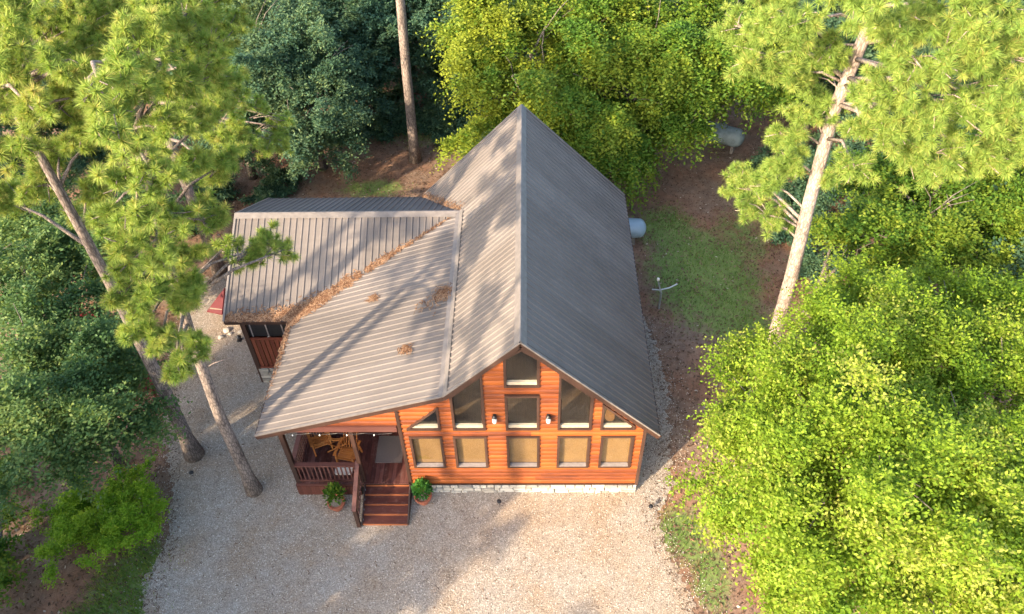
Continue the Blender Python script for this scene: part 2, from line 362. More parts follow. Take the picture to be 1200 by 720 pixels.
me = bpy.data.meshes.new('ground'); me.vertices.add(len(V)); me.vertices.foreach_set('co', V.astype(np.float32).ravel())
me.loops.add(Fq.size); me.loops.foreach_set('vertex_index', Fq.astype(np.int32).ravel())
me.polygons.add(len(Fq)); me.polygons.foreach_set('loop_start', np.arange(0, Fq.size, 4, dtype=np.int32)); me.update(calc_edges=True)
at = me.attributes.new('lawn', 'FLOAT', 'POINT'); at.data.foreach_set('value', lawn_at(X, Y).ravel().astype(np.float32))
me.materials.append(M['ground']); go = bpy.data.objects.new('ground', me); C.objects.link(go)
tag(go, 'reddish brown forest floor with thin patches of grass', 'ground', kind='structure')
# gravel sheet with a ragged edge
pts = []
for i in range(len(GRAVEL)):
    a0 = np.array(GRAVEL[i]); b0 = np.array(GRAVEL[(i+1) % len(GRAVEL)]); L = np.linalg.norm(b0-a0); n = max(1, int(L/0.09))
    nn = np.array([b0[1]-a0[1], a0[0]-b0[0]])/L
    for k in range(n):
        q = a0+(b0-a0)*k/n
        off = (vnoise(q[0]*1.0, q[1], 1.6, 2)-0.5)*0.6+(vnoise(q[0], q[1], 0.4, 4)-0.5)*0.18+random.uniform(-.10, .10)
        pts.append(q+nn*off)
mb = MB(); mb.add([(q[0], q[1], 0.006) for q in pts], [tuple(range(len(pts)))])
gv = mb.build('gravel_yard', M['gravel'])
if gv.data.polygons[0].normal.z < 0: gv.data.flip_normals()
tag(gv, 'grey tan pea gravel yard and drive around the cabin', 'gravel', kind='structure')

# ------------------------------------------------------------------ the cabin
W = 3.65; ZR, S = 7.347, 1.011; XE, XEL, XB = 4.06, -4.03, -2.204; YF, YB = -0.13, 11.39
XL, YW, XW, YFE = -7.96, 8.096, -10.167, 4.567
zm = lambda x: ZR-S*abs(x)
ZW = zm(XB); SW = 0.524; ZL = ZW-SW*(YW-YFE); ZE = zm(XEL); SP = (ZW-ZL)/(XB-XL); SW2 = (ZW-ZE)/(YB-YW)
zp = lambda x: ZL+(x-XL)*SP
zwf = lambda y: ZW-SW*(YW-y)
zwb = lambda y: ZW-SW2*(y-YW)
cabin = empty('log_cabin'); tag(cabin, 'orange stained log cabin with steep grey metal roof and left porch wing', 'cabin')

# --- roof
roof = MB()
def slopepoly(pl, zf, th=0.11, drop=0.012):
    roof.slab([(x, y, zf(x, y)-drop) for x, y in pl], th)
slopepoly([(0, YF+.02), (XE-.02, YF+.02), (XE-.02, YB-.02), (0, YB-.02)], lambda x, y: zm(x))
slopepoly([(0, YB-.02), (XEL, YB-.02), (XB, YW), (XB, YF+.02), (0, YF+.02)], lambda x, y: zm(x))
slopepoly([(XB, YF+.02), (XB, YW), (XL+.02, YFE), (XL+.02, YF+.02)], lambda x, y: zp(x))
slopepoly([(XW+.02, YFE+.02), (XW+.02, YW), (XB, YW), (XL, YFE+.02)], lambda x, y: zwf(y))
slopepoly([(XW+.02, YW), (XW+.02, YB-.02), (XEL, YB-.02), (XB, YW)], lambda x, y: zwb(y))
roof_o = roof.build('roof', M['under'], cabin)
RIB = 0.229
def panels(t0, t1, ext, nrm, kinks=()):
    """ribbed sheets side by side along t; ext(t) gives the upper and lower end point of the line at t"""
    nrm = np.array(nrm)/np.linalg.norm(nrm); t = t0
    while t < t1-1e-6:
        e = min(t+4*RIB, t1)
        smp = []
        for k in range(4):
            b = t+k*RIB
            for dt, h in ((0, 0), (RIB/2-.036, 0), (RIB/2-.015, .030), (RIB/2+.015, .030), (RIB/2+.036, 0)):
                if b+dt < e: smp.append((b+dt, h))
        smp.append((e, 0))
        for kk in kinks:
            if t < kk < e: smp.append((kk, 0.0))
        smp.sort()
        mb = MB(); vs = []
        for q, h in smp:
            A, B = ext(q); vs += [np.array(A)+nrm*h, np.array(B)+nrm*h]
        mb.add(vs, [(2*i, 2*i+1, 2*i+3, 2*i+2) for i in range(len(smp)-1)])
        o = mb.build('roof_panel', M['roof'], roof_o, fix=False)
        if o.data.polygons[0].normal.dot(Vector(nrm)) < 0: o.data.flip_normals()
        t = e
panels(YF, YB, lambda t: ((0, t, ZR), (XE, t, zm(XE))), (S, 0, 1))
def extL(t):
    x = XB if t < YW else XB+(XEL-XB)*(t-YW)/(YB-YW)
    return (0, t, ZR), (x, t, zm(x))
panels(YF, YB, extL, (-S, 0, 1), (YW,))
def extP(t):
    # valley line from (XB,YW) to (XL,YFE)
    x0 = XB if t < -9 else XB
    if t <= YFE: return (XB, t, ZW), (XL, t, ZL)
    x = XL+(XB-XL)*(t-YFE)/(YW-YFE); return (XB, t, ZW), (x, t, zp(x))
panels(YF, YW-0.02, extP, (-SP, 0, 1), (YFE,))
def extWF(x):
    if x <= XL: return (x, YW, ZW), (x, YFE, ZL)
    y = YFE+(YW-YFE)*(x-XL)/(XB-XL); return (x, YW, ZW), (x, y, zwf(y))
panels(XW, XB-.02, extWF, (0, -SW, 1), (XL,))
def extWB(x):
    if x <= XEL: return (x, YW, ZW), (x, YB, ZE)
    y = YB+(YW-YB)*(x-XEL)/(XB-XEL); return (x, YW, ZW), (x, y, zwb(y))
panels(XW, XB-.02, extWB, (0, SW2, 1), (XEL,))
def strip(name, A, B, offs, m=None):
    """folded metal strip from A to B; offs = section points as vectors"""
    mb = MB(); vs = [Vector(A)+Vector(o) for o in offs]+[Vector(B)+Vector(o) for o in offs]; n = len(offs)
    mb.add(vs, [(i, i+1, n+i+1, n+i) for i in range(n-1)]); return mb.build(name, m or M['cap'], roof_o, fix=False)
strip('ridge_cap', (0, YF-.03, ZR), (0, YB+.02, ZR), [(-.17, 0, -.17*S+.056), (-.03, 0, .05), (0, 0, .07), (.03, 0, .05), (.17, 0, -.17*S+.056)])
strip('ridge_cap', (XW-.02, YW, ZW), (XB+.05, YW, ZW), [(0, -.20, -.20*SW+.052), (0, -.03, .05), (0, 0, .06), (0, .03, .05), (0, .20, -.20*SW2+.052)])
strip('pitch_flashing', (XB, YF-.01, ZW), (XB, YW, ZW), [(-.13, 0, -.13*SP+.050), (0, 0, .052), (.13, 0, .13*S+.056)])
strip('valley_flashing', (XB, YW, ZW), (XL, YFE, ZL), [(-.18, .12, .034), (0, 0, .006), (.12, -.18, .034)], M['roof'])
strip('valley_flashing', (XB, YW, ZW), (XEL, YB, ZE), [(-.12, -.15, .034), (0, 0, .006), (.12, .15, .05)], M['roof'])
def rake(A, B, n=(0, -1, 0)):
    A = Vector(A); B = Vector(B); n = Vector(n)*.02; mb = MB()
    mb.bar(A+n+Vector((0, 0, .02)), B+n+Vector((0, 0, .02)), .07, .05); mb.build('rake_trim', M['cap'], roof_o)
    mb = MB(); mb.bar(A+n*.4+Vector((0, 0, -.11)), B+n*.4+Vector((0, 0, -.11)), .045, .17); mb.build('fascia', M['trim'], roof_o)
rake((0.01, YF, ZR), (XE, YF, zm(XE))); rake((-.01, YF, ZR), (XB, YF, ZW)); rake((XB, YF, ZW), (XL, YF, ZL))
rake((0.01, YB, ZR), (XE, YB, zm(XE)), (0, 1, 0)); rake((-.01, YB, ZR), (XEL, YB, ZE), (0, 1, 0))
rake((XW, YW, ZW), (XW, YFE, ZL), (-1, 0, 0)); rake((XW, YW, ZW), (XW, YB, ZE), (-1, 0, 0))
def eave(A, B, n):
    A = Vector(A); B = Vector(B); n = Vector(n)*.012; mb = MB()
    mb.bar(A+n+Vector((0, 0, -.07)), B+n+Vector((0, 0, -.07)), .03, .13); mb.build('fascia', M['trim'], roof_o)
eave((XE, YF, zm(XE)), (XE, YB, zm(XE)), (1, 0, 0)); eave((XL, YF, ZL), (XL, YFE, ZL), (-1, 0, 0)); eave((XW, YFE, ZL), (XL, YFE, ZL), (0, -1, 0)); eave((XW, YB, ZE), (XEL, YB, ZE), (0, 1, 0))

# --- siding: rounded boards in rows, cut round the openings
BH = 0.2
PROF = [(0.0, 0.0), (-.008, 0.0), (-.040, .12), (-.058, .45), (-.050, .78), (-.008, 1.0), (0.0, 1.0)]
def siding(parent, frame, zb, zt, solid, m, y0=0.0):
    """frame(u, d, z) -> point; u along wall, d outward is negative; solid(z) -> list of (u0,u1)"""
    z = zb
    while z < zt-0.02:
        h = min(BH, zt-z); A = solid(z+.004); B = solid(z+h-.004); mid = solid(z+h/2)
        if len(A) == len(B) == len(mid): segs = [(a[0], b[0], a[1], b[1]) for a, b in zip(A, B)]
        else: segs = [(a[0], a[0], a[1], a[1]) for a in mid]
        for a0, b0, a1, b1 in segs:
            if a1-a0 < .03 and b1-b0 < .03: continue
            cuts = [0, 1]
            if max(a1, b1)-min(a0, b0) > 4.5: cuts = [0, random.uniform(.3, .7), 1]
            for c0, c1 in zip(cuts[:-1], cuts[1:]):
                mb = MB(); vs = []; n = len(PROF); g0 = .002 if c0 > 0 else 0
                for e in (0, 1):
                    c = c1 if e else c0
                    for d, k in PROF:
                        l = a0+(b0-a0)*k; r = a1+(b1-a1)*k
                        vs.append(frame(l+(r-l)*c+(g0 if not e else 0), d, z+h*k))
                mb.add(vs, [tuple(range(n)), tuple(range(2*n-1, n-1, -1))]+[(i, i+1, n+i+1, n+i) for i in range(n-1)]+[(n-1, 0, n, 2*n-1)])
                mb.build('siding_board', m, parent)
        z += BH
# openings of the gable wall, polygons in x,z
OPEN = [
 [(-3.40, 1.42), (-2.40, 1.42), (-2.40, 3.08), (-3.40, 3.08)], [(-2.08, 1.42), (-1.07, 1.42), (-1.07, 3.08), (-2.08, 3.08)],
 [(-.48, 1.42), (.52, 1.42), (.52, 3.08), (-.48, 3.08)], [(1.05, 1.42), (2.05, 1.42), (2.05, 3.08), (1.05, 3.08)], [(2.35, 1.42), (3.35, 1.42), (3.35, 3.08), (2.35, 3.08)],
 [(-3.42, 3.40), (-2.40, 3.40), (-2.40, 4.52), (-3.42, 3.49)], [(-2.04, 3.40), (-1.07, 3.40), (-1.07, 5.98), (-2.04, 5.0)], [(-.48, 3.40), (.51, 3.40), (.51, 5.03), (-.48, 5.03)],
 [(-.48, 5.40), (.51, 5.40), (.51, 6.62), (.015, 7.02), (-.48, 6.62)], [(1.04, 3.40), (2.04, 3.40), (2.04, 4.98), (1.04, 5.98)], [(2.30, 3.40), (3.32, 3.40), (3.32, 3.60), (2.30, 4.66)]]
def span(poly, z):
    xs = []
    for i in range(len(poly)):
        (x0, z0), (x1, z1) = poly[i], poly[(i+1) % len(poly)]
        if (z0 > z) != (z1 > z): xs.append(x0+(x1-x0)*(z-z0)/(z1-z0))
    return (min(xs), max(xs)) if len(xs) >= 2 else None
def wall_lim(z):
    r = min(W-.06, (ZR-.16-z)/S); l = -min(W-.07, (ZR-.16-z)/S)
    zpw = ZL-.16+SP*(-W+.07-XL)
    if z < zpw: l = -W+.07
    elif z < ZW-.16: l = XL+(z+.16-ZL)/SP
    return l, r
def front_solid(z):
    l, r = wall_lim(z); segs = [(l, r)] if r > l else []
    for p in OPEN:
        s = span(p, z)
        if s is None: continue
        out = []
        for a, b in segs:
            if s[1] <= a or s[0] >= b: out.append((a, b)); continue
            if s[0]-a > .01: out.append((a, s[0]))
            if b-s[1] > .01: out.append((s[1], b))
        segs = out
    return segs
fw = empty('front_wall', parent=cabin)
siding(fw, lambda u, d, z: (u, d, z), .45, ZR-.2, front_solid, M['siding'])
for x, zt in ((-W+.025, zp(-W)-.14), (W-.02, zm(W)-.14)):
    MB().box(x-.05, x+.05, -.075, .02, .45, zt).build('corner_board', M['trim'], fw)
MB().box(-W-.02, W+.03, -.066, .02, .415, .447).build('water_table', M['trim'], fw)
def window(poly, lower):
    wn = empty('window', parent=cabin)
    mb = MB(); n = len(poly); cx = sum(p[0] for p in poly)/n; cz = sum(p[1] for p in poly)/n
    inn = []
    tw = .075
    # inner polygon by offsetting each edge
    for i in range(n):
        p0, p1, p2 = np.array(poly[i-1]), np.array(poly[i]), np.array(poly[(i+1) % n])
        d1 = (p1-p0)/np.linalg.norm(p1-p0); d2 = (p2-p1)/np.linalg.norm(p2-p1)
        n1 = np.array([-d1[1], d1[0]]); n2 = np.array([-d2[1], d2[0]])
        bis = n1+n2; k = tw/max(.35, (1+n1.dot(n2))); inn.append(p1+bis*k)
    for i in range(n):
        a, b = poly[i], poly[(i+1) % n]; c, d = inn[(i+1) % n], inn[i]
        vs = [(a[0], -.085, a[1]), (b[0], -.085, b[1]), (c[0], -.085, c[1]), (d[0], -.085, d[1]), (a[0], .13, a[1]), (b[0], .13, b[1]), (c[0], .13, c[1]), (d[0], .13, d[1])]
        mb.add(vs, [(0, 1, 2, 3), (0, 4, 5, 1), (2, 6, 7, 3), (7, 6, 5, 4)])
    mb.build('frame', M['trim'], wn, fix=False)
    pn = MB().add([(p[0], .055, p[1]) for p in inn], [tuple(range(n))]).build('pane', M['glass'], wn, fix=False)
    if pn.data.polygons[0].normal.y > 0: pn.data.flip_normals()
    x0 = min(p[0] for p in inn); x1 = max(p[0] for p in inn); z0 = min(p[1] for p in inn)
    if lower:
        MB().box(x0+.002, x1-.002, -.078, .05, z0-.02, z0+.03).build('sill', M['sillgrey'], wn)
        MB().box(x0-.02, x1+.02, .085, .10, z0-.02, max(p[1] for p in inn)+.02).build('blind', M['blind'], wn)
    else:
        hs = .12
        MB().box(x0+.002, x1-.002 if abs(cx) < 2.1 or cx < 0 else x1-.03, -.03, .05, z0-.02, z0+hs).build('sill', M['sill'], wn)
        if lower is False and n == 4 and abs(poly[2][1]-poly[3][1]) > .3 and abs(cx) < 2.2:
            xx = x0+.03 if cx > 0 else x1-.03
            MB().box(xx-.012, xx+.012, .02, .05, z0+hs, z0+1.2).build('sash_rail', M['trim'], wn)
for i, p in enumerate(OPEN): window(p, i < 5)
# sconces on the wall between the windows
def sconce(x, label):
    e = empty('wall_lantern', (x, -.05, 3.98)); tag(e, label, 'wall lamp', 'lanterns on the gable wall')
    MB().box(-.05, .05, -.03, .01, -.02, .2).build('back_plate', M['black'], e)
    MB().lathe([(.02, .24), (.075, .17), (.08, .15), (.03, .14)], (0, -.1, 0), 10).build('hood', M['black'], e)
    MB().lathe([(.03, -.12), (.065, -.06), (.07, .06), (.055, .14)], (0, -.1, 0), 12).build('globe', M['white'], e, True)
    MB().bar((0, 0, .18), (0, -.1, .2), .02, .02).build('bracket', M['black'], e)
sconce(-.79, 'white glass lantern on orange wall left of the middle window column')
sconce(.77, 'white glass lantern on orange wall right of the middle window column')
# stone foundation
def stonework(name, frame, u0, u1, z1, rows, parent=cabin):
    base = MB(); vs = [frame(u0, .02, -.15), frame(u1, .02, -.15), frame(u1, .10, -.15), frame(u0, .10, -.15), frame(u0, .02, z1), frame(u1, .02, z1), frame(u1, .10, z1), frame(u0, .10, z1)]
    base.add(vs, [(0, 3, 2, 1), (4, 5, 6, 7), (0, 1, 5, 4), (1, 2, 6, 5), (2, 3, 7, 6), (3, 0, 4, 7)])
    b = base.build(name, M['mortar'], parent); zz = -.06
    hs = [random.uniform(.7, 1.3) for _ in range(rows)]; k = (z1+.05)/sum(hs)
    for h in hs:
        h *= k; u = u0
        while u < u1-.02:
            l = random.uniform(.16, .55); e = min(u+l, u1)
            if u1-e < .1: e = u1
            d = -random.uniform(.06, .11); g = .007; a, c = u+g, e-g; zb, zt_ = zz+g, zz+h-g
            j = lambda s=.012: random.uniform(-s, s)
            vs = [frame(a, .03, zb), frame(c, .03, zb), frame(c, .03, zt_), frame(a, .03, zt_), frame(a+.012+j(.006), d, zb+.01+j(.006)), frame(c-.012+j(.006), d+j(.008), zb+.01+j(.006)), frame(c-.012+j(.006), d+j(.008), zt_-.01+j(.006)), frame(a+.012+j(.006), d, zt_-.01+j(.006))]
            MB().add(vs, [(0, 3, 2, 1), (4, 5, 6, 7), (0, 1, 5, 4), (1, 2, 6, 5), (2, 3, 7, 6), (3, 0, 4, 7)]).build('stone', M['stone'], b)
            u = e
        zz += h
stonework('foundation', lambda u, d, z: (u, d, z), -W+.02, W, .413, 3)
# side and back walls
sw_ = empty('side_wall', parent=cabin)
siding(sw_, lambda u, d, z: (W-d, u, z), .45, zm(W)-.15, lambda z: [(.03, YB-.35)], M['siding_y'])
lw = empty('side_wall', parent=cabin)
def left_solid(z):
    if z > zm(W)-.2: return [(.03, YW-.4)]
    return [(.03, 1.2), (2.15, YB-.35)] if .6 < z < 2.68 else [(.03, YB-.35)]
siding(lw, lambda u, d, z: (-W+d, u, z), .45, zp(-W)-.15, left_solid, M['siding_y'])
dr = MB().box(-W-.03, -W+.02, 1.2, 2.15, .6, 2.68).build('door', M['trim'], cabin)
MB().tube([(-W-.08, 2.05, 1.6), (-W-.08, 1.98, 1.6)], .02, 6).build('handle', M['galv'], dr)
bw = empty('back_wall', parent=cabin)
siding(bw, lambda u, d, z: (u, YB-.3-d, z), .45, ZR-.25, lambda z: [(-min(W-.05, (ZR-.18-z)/S), min(W-.05, (ZR-.18-z)/S))], M['siding'])
MB().box(-W+.05, W-.05, .05, YB-.35, -.1, .40).build('floor_slab', M['interior'], cabin)
MB().box(-W+.12, W-.12, .35, YB-.5, 3.02, 3.14).build('loft_floor', M['interior'], cabin)
# lamp in the loft, behind the small right window
lp = empty('table_lamp', (2.62, .42, 3.14)); lp.scale = (.8, .8, .8); tag(lp, 'amber lamp glowing behind the small slanted right window', 'lamp')
m_, t_, b_ = mat('amber_shade'); b_.inputs['Base Color'].default_value = (.35, .12, .03, 1); b_.inputs['Emission Color'].default_value = (1, .42, .1, 1); b_.inputs['Emission Strength'].default_value = 0.12
MB().lathe([(.09, 0), (.05, .03), (.03, .2), (.03, .3)], n=10).build('base', M['trim'], lp)
MB().lathe([(.19, .3), (.15, .62)], n=14).build('lamp_shade', m_, lp)

# --- porch and deck
deck = empty('porch_deck', parent=cabin); DZ = .60
x = -7.28
while x < -W-.02:
    e = min(x+.138, -W-.012)
    MB().box(x, e-.006, -.12, YFE+.0, DZ-.035+random.uniform(-.002, .002), DZ+random.uniform(-.002, .002)).build('deck_board', M['deck'], deck); x += .138
MB().box(-7.30, -5.25, -.15, -.121, DZ-.16, DZ-.002).build('rim_joist', M['rail'], deck)
MB().box(-5.25, -W-.03, -.145, -.121, DZ-.16, DZ-.04).build('rim_joist', M['trim'], deck)
sk = empty('skirting', parent=cabin)
x = -7.30
while x < -5.27:
    MB().box(x, min(x+.135, -5.25), -.165-random.uniform(0, .004), -.152, -.02, DZ-.10).build('skirt_board', M['skirt'], sk); x += .142
y = -.15
while y < YFE:
    MB().box(-7.325-random.uniform(0, .004), -7.31, y, y+.135, -.02, DZ-.04).build('skirt_board', M['skirt'], sk); y += .142
def post(x, y, z0, z1, s=.14):
    MB().box(x-s/2, x+s/2, y-s/2, y+s/2, z0, z1).build('porch_post', M['trim'], cabin)
post(-7.24, -.02, -.02, zp(-7.24)-.13); post(-5.12, 0.0, DZ, 3.42, .12); post(-7.24, YFE-.1, -.02, zp(-7.24)-.13)
MB().prism([(XL+(3.36+.16-ZL)/SP, 3.36), (-W-.055, 3.36), (-W-.055, 3.60), (XL+(3.60+.16-ZL)/SP, 3.60)], -.09, .07).build('porch_beam', M['rail'], cabin)
pw = empty('porch_gable', parent=cabin)
siding(pw, lambda u, d, z: (u, d, z), 3.60, zp(-W)-.16, lambda z: [(XL+(z+.16-ZL)/SP, -W-.03)] if XL+(z+.16-ZL)/SP < -W-.06 else [], M['siding'])
# railings
def railing(name, A, B, n):
    r = empty(name, parent=cabin); A = Vector(A); B = Vector(B)
    ax = (B-A).normalized(); up = Vector((0, 0, 1))
    MB().bar(A+up*1.0, B+up*1.0, .15, .04).build('top_rail', M['rail'], r)
    MB().bar(A+up*.925, B+up*.925, .05, .09).build('sub_rail', M['rail'], r)
    MB().bar(A+up*.12, B+up*.12, .06, .09).build('bottom_rail', M['rail'], r)
    for i in range(n):
        q = A.lerp(B, (i+.5)/n); MB().bar(q+up*.165, q+up*.88, .038, .038, (ax.x, ax.y, 0)).build('baluster', M['rail'], r)
    return r
railing('railing', (-7.17, -.06, DZ), (-5.26, -.06, DZ), 14)
railing('railing', (-7.24, .06, DZ), (-7.24, YFE-.2, DZ), 34)
# steps
st = empty('stair', parent=cabin)
NT = 4
for i in range(NT):
    zt = DZ*(NT-i)/(NT+1); y1 = -.125-.285*i; y0 = y1-.285
    MB().box(-5.06, -3.66, y0-.012, y1, zt-.03, zt).build('tread', M['tread'], st)
    MB().box(-5.06, -3.66, y0-.010, y0+.012, zt-.125, zt-.031).build('riser', M['riser'], st)
MB().box(-5.06, -3.66, -.155, -.147, DZ*.8, DZ-.04).build('riser', M['riser'], st)
for xx in (-5.085, -3.635):
    MB().add([(xx-.02, -.15, -.02), (xx-.02, -1.27, -.02), (xx-.02, -1.27, .14), (xx-.02, -.15, DZ), (xx+.02, -.15, -.02), (xx+.02, -1.27, -.02), (xx+.02, -1.27, .14), (xx+.02, -.15, DZ)],
             [(0, 1, 2, 3), (7, 6, 5, 4), (0, 4, 5, 1), (1, 5, 6, 2), (2, 6, 7, 3), (3, 7, 4, 0)]).build('stringer', M['trim'], st)
hr = empty('stair_railing', parent=cabin)
MB().box(-5.22, -5.12, -.10, 0.0, DZ, 1.62).build('newel_post', M['trim'], hr); MB().box(-5.24, -5.13, -1.35, -1.24, -.03, 1.0).build('newel_post', M['trim'], hr)
MB().bar((-5.185, .02, 1.66), (-5.185, -1.38, 1.04), .13, .045).build('top_rail', M['rail'], hr)
MB().bar((-5.185, -.05, .84), (-5.185, -1.28, .27), .05, .08).build('bottom_rail', M['rail'], hr)
for i in range(8):
    k = (i+.7)/8.4; y = -.05-1.2*k; MB().box(-5.205, -5.165, y-.02, y+.02, .84-.57*k, 1.60-.53*k).build('baluster', M['trim'], hr)
for i in range(NT):
    MB().box(-5.06, -5.045, -.3-.285*i-.02, -.3-.285*i+.02, DZ*(NT-i)/(NT+1)+.02, DZ*(NT-i)/(NT+1)+.07).build('step_light', M['galv'], hr)
# string of bulbs under the porch beam
sb = empty('string_light', (-3.8, -.13, 3.36)); tag(sb, 'string of small white bulbs along the porch beam', 'string lights')
cp = [(-3.3+3.25*k/24, -.02, .03-.05*abs(math.sin(k*math.pi/6))) for k in range(25)]
MB().tube(cp, .006, 5).build('cable', M['black'], sb)
for k in range(2, 22, 6): MB().lathe([(.012, -.02), (.024, -.05), (.022, -.07), (.01, -.085)], cp[k], 8).build('bulb', M['white'], sb, True)

# wing: front with stone base, slatted rail and dark opening
wx0 = -9.62; wy = YFE+.06; FZ = .85
stonework('foundation', lambda u, d, z: (u, wy+d, z), wx0, -7.4, FZ-.04, 5)
stonework('foundation', lambda u, d, z: (wx0+d, u, z), wy, YB-.4, FZ-.04, 5)
MB().box(wx0-.06, wx0+.10, wy-.06, wy+.10, -.05, ZL-.12).build('corner_post', M['trim'], cabin)
MB().box(wx0+.10, -7.4, wy-.05, wy+.06, FZ-.04, FZ+.05).build('floor_beam', M['slat'], cabin)
gs = empty('slatted_rail', parent=cabin)
MB().box(wx0+.10, -7.4, wy-.045, wy+.0, 2.32, 2.40).build('top_rail', M['slat'], gs)
x = wx0+.12
while x < -7.5:
    MB().box(x, x+.125, wy-.035, wy-.012, FZ+.06, 2.315).build('slat', M['slat'], gs); x += .165
MB().box(wx0+.11, -7.4, wy+.012, wy+.03, FZ+.06, 2.3).build('backing_board', M['under'], gs)
wn = empty('window', parent=cabin)
MB().box(wx0+.11, -7.4, wy+.05, wy+.06, 2.41, ZL-.14).build('pane', M['screen'], wn)
for x in (-9.4, -8.85, -8.3): MB().box(x-.02, x+.02, wy+.02, wy+.045, 2.41, ZL-.14).build('mullion', M['sillgrey'], wn)
lg = empty('wing_wall', parent=cabin)
siding(lg, lambda u, d, z: (wx0+d, u, z), FZ, ZW-.2, lambda z: [(max(wy+.1, YW-(ZW-.16-z)/SW), min(YB-.3, YW+(ZW-.16-z)/SW2))], M['siding_y'])
siding(lg, lambda u, d, z: (u, YB-.35-d, z), FZ, ZE-.12, lambda z: [(wx0, -W-.1)], M['siding'])

# pine straw that gathered in the valleys and on the roof
def needles_on(n, posf, L=.13, wd=.010, lift=.025):
    out = np.zeros((n, 4, 3)); tint = np.zeros(n)
    for i in range(n):
        p, nr = posf(); a = random.uniform(0, math.pi); l = L*random.uniform(.5, 1.3)
        d = Vector((math.cos(a), math.sin(a), 0)); d = (d-Vector(nr)*d.dot(Vector(nr))); d.z += random.uniform(-.12, .12); d.normalize()
        s = d.cross(Vector(nr)).normalized()*wd*random.uniform(.7, 1.6); c = Vector(p)+Vector(nr)*random.uniform(.01, lift)
        out[i] = [c-d*l/2-s, c+d*l/2-s, c+d*l/2+s, c-d*l/2+s]; tint[i] = random.random()
    return out.reshape(-1, 3), tint
nP = Vector((-SP, 0, 1)).normalized(); nWF = Vector((0, -SW, 1)).normalized(); nML = Vector((-S, 0, 1)).normalized()
def valley_pos():
    k = random.random()**.4
    if k < .65 and random.random() > 2.2*vnoise(k*40, 3.0, 1.0, 21)-.45: k = random.uniform(.65, 1)
    c = np.array([XB, YW])+(np.array([XL, YFE])-np.array([XB, YW]))*k
    wdt = .012+.12*k**1.6+.06*k*math.sin(k*17)**2; o = random.gauss(0, wdt); o = max(-.34, min(.34, o))
    dx, dy = c[0]+o*.55, c[1]-o*.83
    if dy > YFE+(YW-YFE)*(dx-XL)/(XB-XL): z = zwf(dy)
    else: z = zp(dx)
    dx = max(dx, XL-.02)
    return (dx, max(dy, YFE+.01) if dx < XL+.1 else dy, z+.012+.04*random.random()*math.exp(-abs(o)*6)), (nP+nWF).normalized()
v1, t1 = needles_on(2600, valley_pos)
def eave_pos():
    x = random.uniform(XW+.05, XL+.5); y = YFE+abs(random.gauss(0, .10+.12*max(0, (x-XW)/(XL-XW)))); return (x, y, zwf(y)+.02), nWF
v2, t2 = needles_on(1300, eave_pos)
def edge_pos():
    y = YFE-.05-abs(random.gauss(0, 1.2)); x = XL+abs(random.gauss(0, .07)); y = max(y, YF+.2); return (x, y, zp(x)+.02), nP
v3, t3 = needles_on(420, edge_pos)
sv, stn = np.concatenate([v1, v2, v3]), np.concatenate([t1, t2, t3])
o = np_mesh('pine_straw', sv, 4, M['straw'], tint=stn); tag(o, 'rusty pine straw heaped in the roof valley and wing eave', 'pine straw', kind='stuff')
def on_porch(u, v):
    d = AF+AR*((u-600)/FPX)+AU*((360-v)/FPX); k = (ZL+SP*(CAM[0]-XL)-CAM[2])/(d[2]-SP*d[0]); return CAM+k*d
for (u, v, n, r, lab) in ((520, 345, 260, .17, 'round heap of rusty pine straw beside the roof pitch break'), (475, 411, 120, .11, 'small clump of pine straw low on the porch roof'), (437, 351, 120, .09, 'small clump of pine straw in the trunk shadow on the porch roof'), (503, 358, 60, .2, 'thin sprinkle of pine straw near the round heap')):
    c = on_porch(u, v)
    def pf():
        x = c[0]+random.gauss(0, r); y = c[1]+random.gauss(0, r*.9); x = min(x, XB-.05); return (x, y, zp(x)+.02+.03*random.random()), nP
    vv, tt = needles_on(n, pf); o = np_mesh('pine_straw_clump', vv, 4, M['straw'], tint=tt); tag(o, lab, 'pine straw', 'pine straw clumps on the porch roof', 'stuff')
def mval():
    k = random.random(); x = XB+(XEL-XB)*k+random.gauss(0, .06)+.05; y = YW+(YB-YW)*k+random.gauss(0, .08)+.05; return (x, y, zm(x)+.03), nML
vv, tt = needles_on(420, mval); o = np_mesh('pine_straw', vv, 4, M['straw'], tint=tt); tag(o, 'thin line of pine straw in the rear roof valley', 'pine straw', kind='stuff')

# ------------------------------------------------------------------ things on and round the porch
def armchair(loc, rz, label):
    e = empty('patio_chair', loc, rz); tag(e, label, 'chair', 'wooden chairs on the porch')
    for i in range(6): MB().bar((-.26, -.24+.092*i, .40-.012*i), (.26, -.24+.092*i, .40-.012*i), .075, .022).build('seat_slat', M['teak'], e)
    for i in range(6): MB().bar((-.22+.088*i, .27, .36), (-.22+.088*i, .50, .98), .068, .02, (1, 0, 0)).build('back_slat', M['teak'], e)
    MB().bar((-.29, .50, .99), (.29, .50, .99), .06, .05).build('back_rail', M['teak'], e)
    for s in (-1, 1):
        MB().bar((s*.31, -.32, .62), (s*.31, .40, .62), .095, .025).build('armrest', M['teak'], e)
        MB().bar((s*.29, -.26, 0), (s*.29, -.26, .61), .05, .05).build('leg', M['teak'], e)
        MB().bar((s*.29, .38, 0), (s*.29, .27, .61), .05, .05).build('leg', M['teak'], e)
        MB().bar((s*.28, -.28, .36), (s*.28, .34, .33), .03, .07).build('side_rail', M['teak'], e)
    return e
armchair((-6.72, 1.30, DZ), math.radians(25), 'orange wooden armchair near the left porch railing')
armchair((-5.72, .78, DZ), math.radians(-12), 'orange wooden armchair beside the porch post, right of its pair')
ft = empty('folding_table', (-6.15, 1.25, DZ)); tag(ft, 'narrow wooden folding table frame between the two porch chairs', 'table')
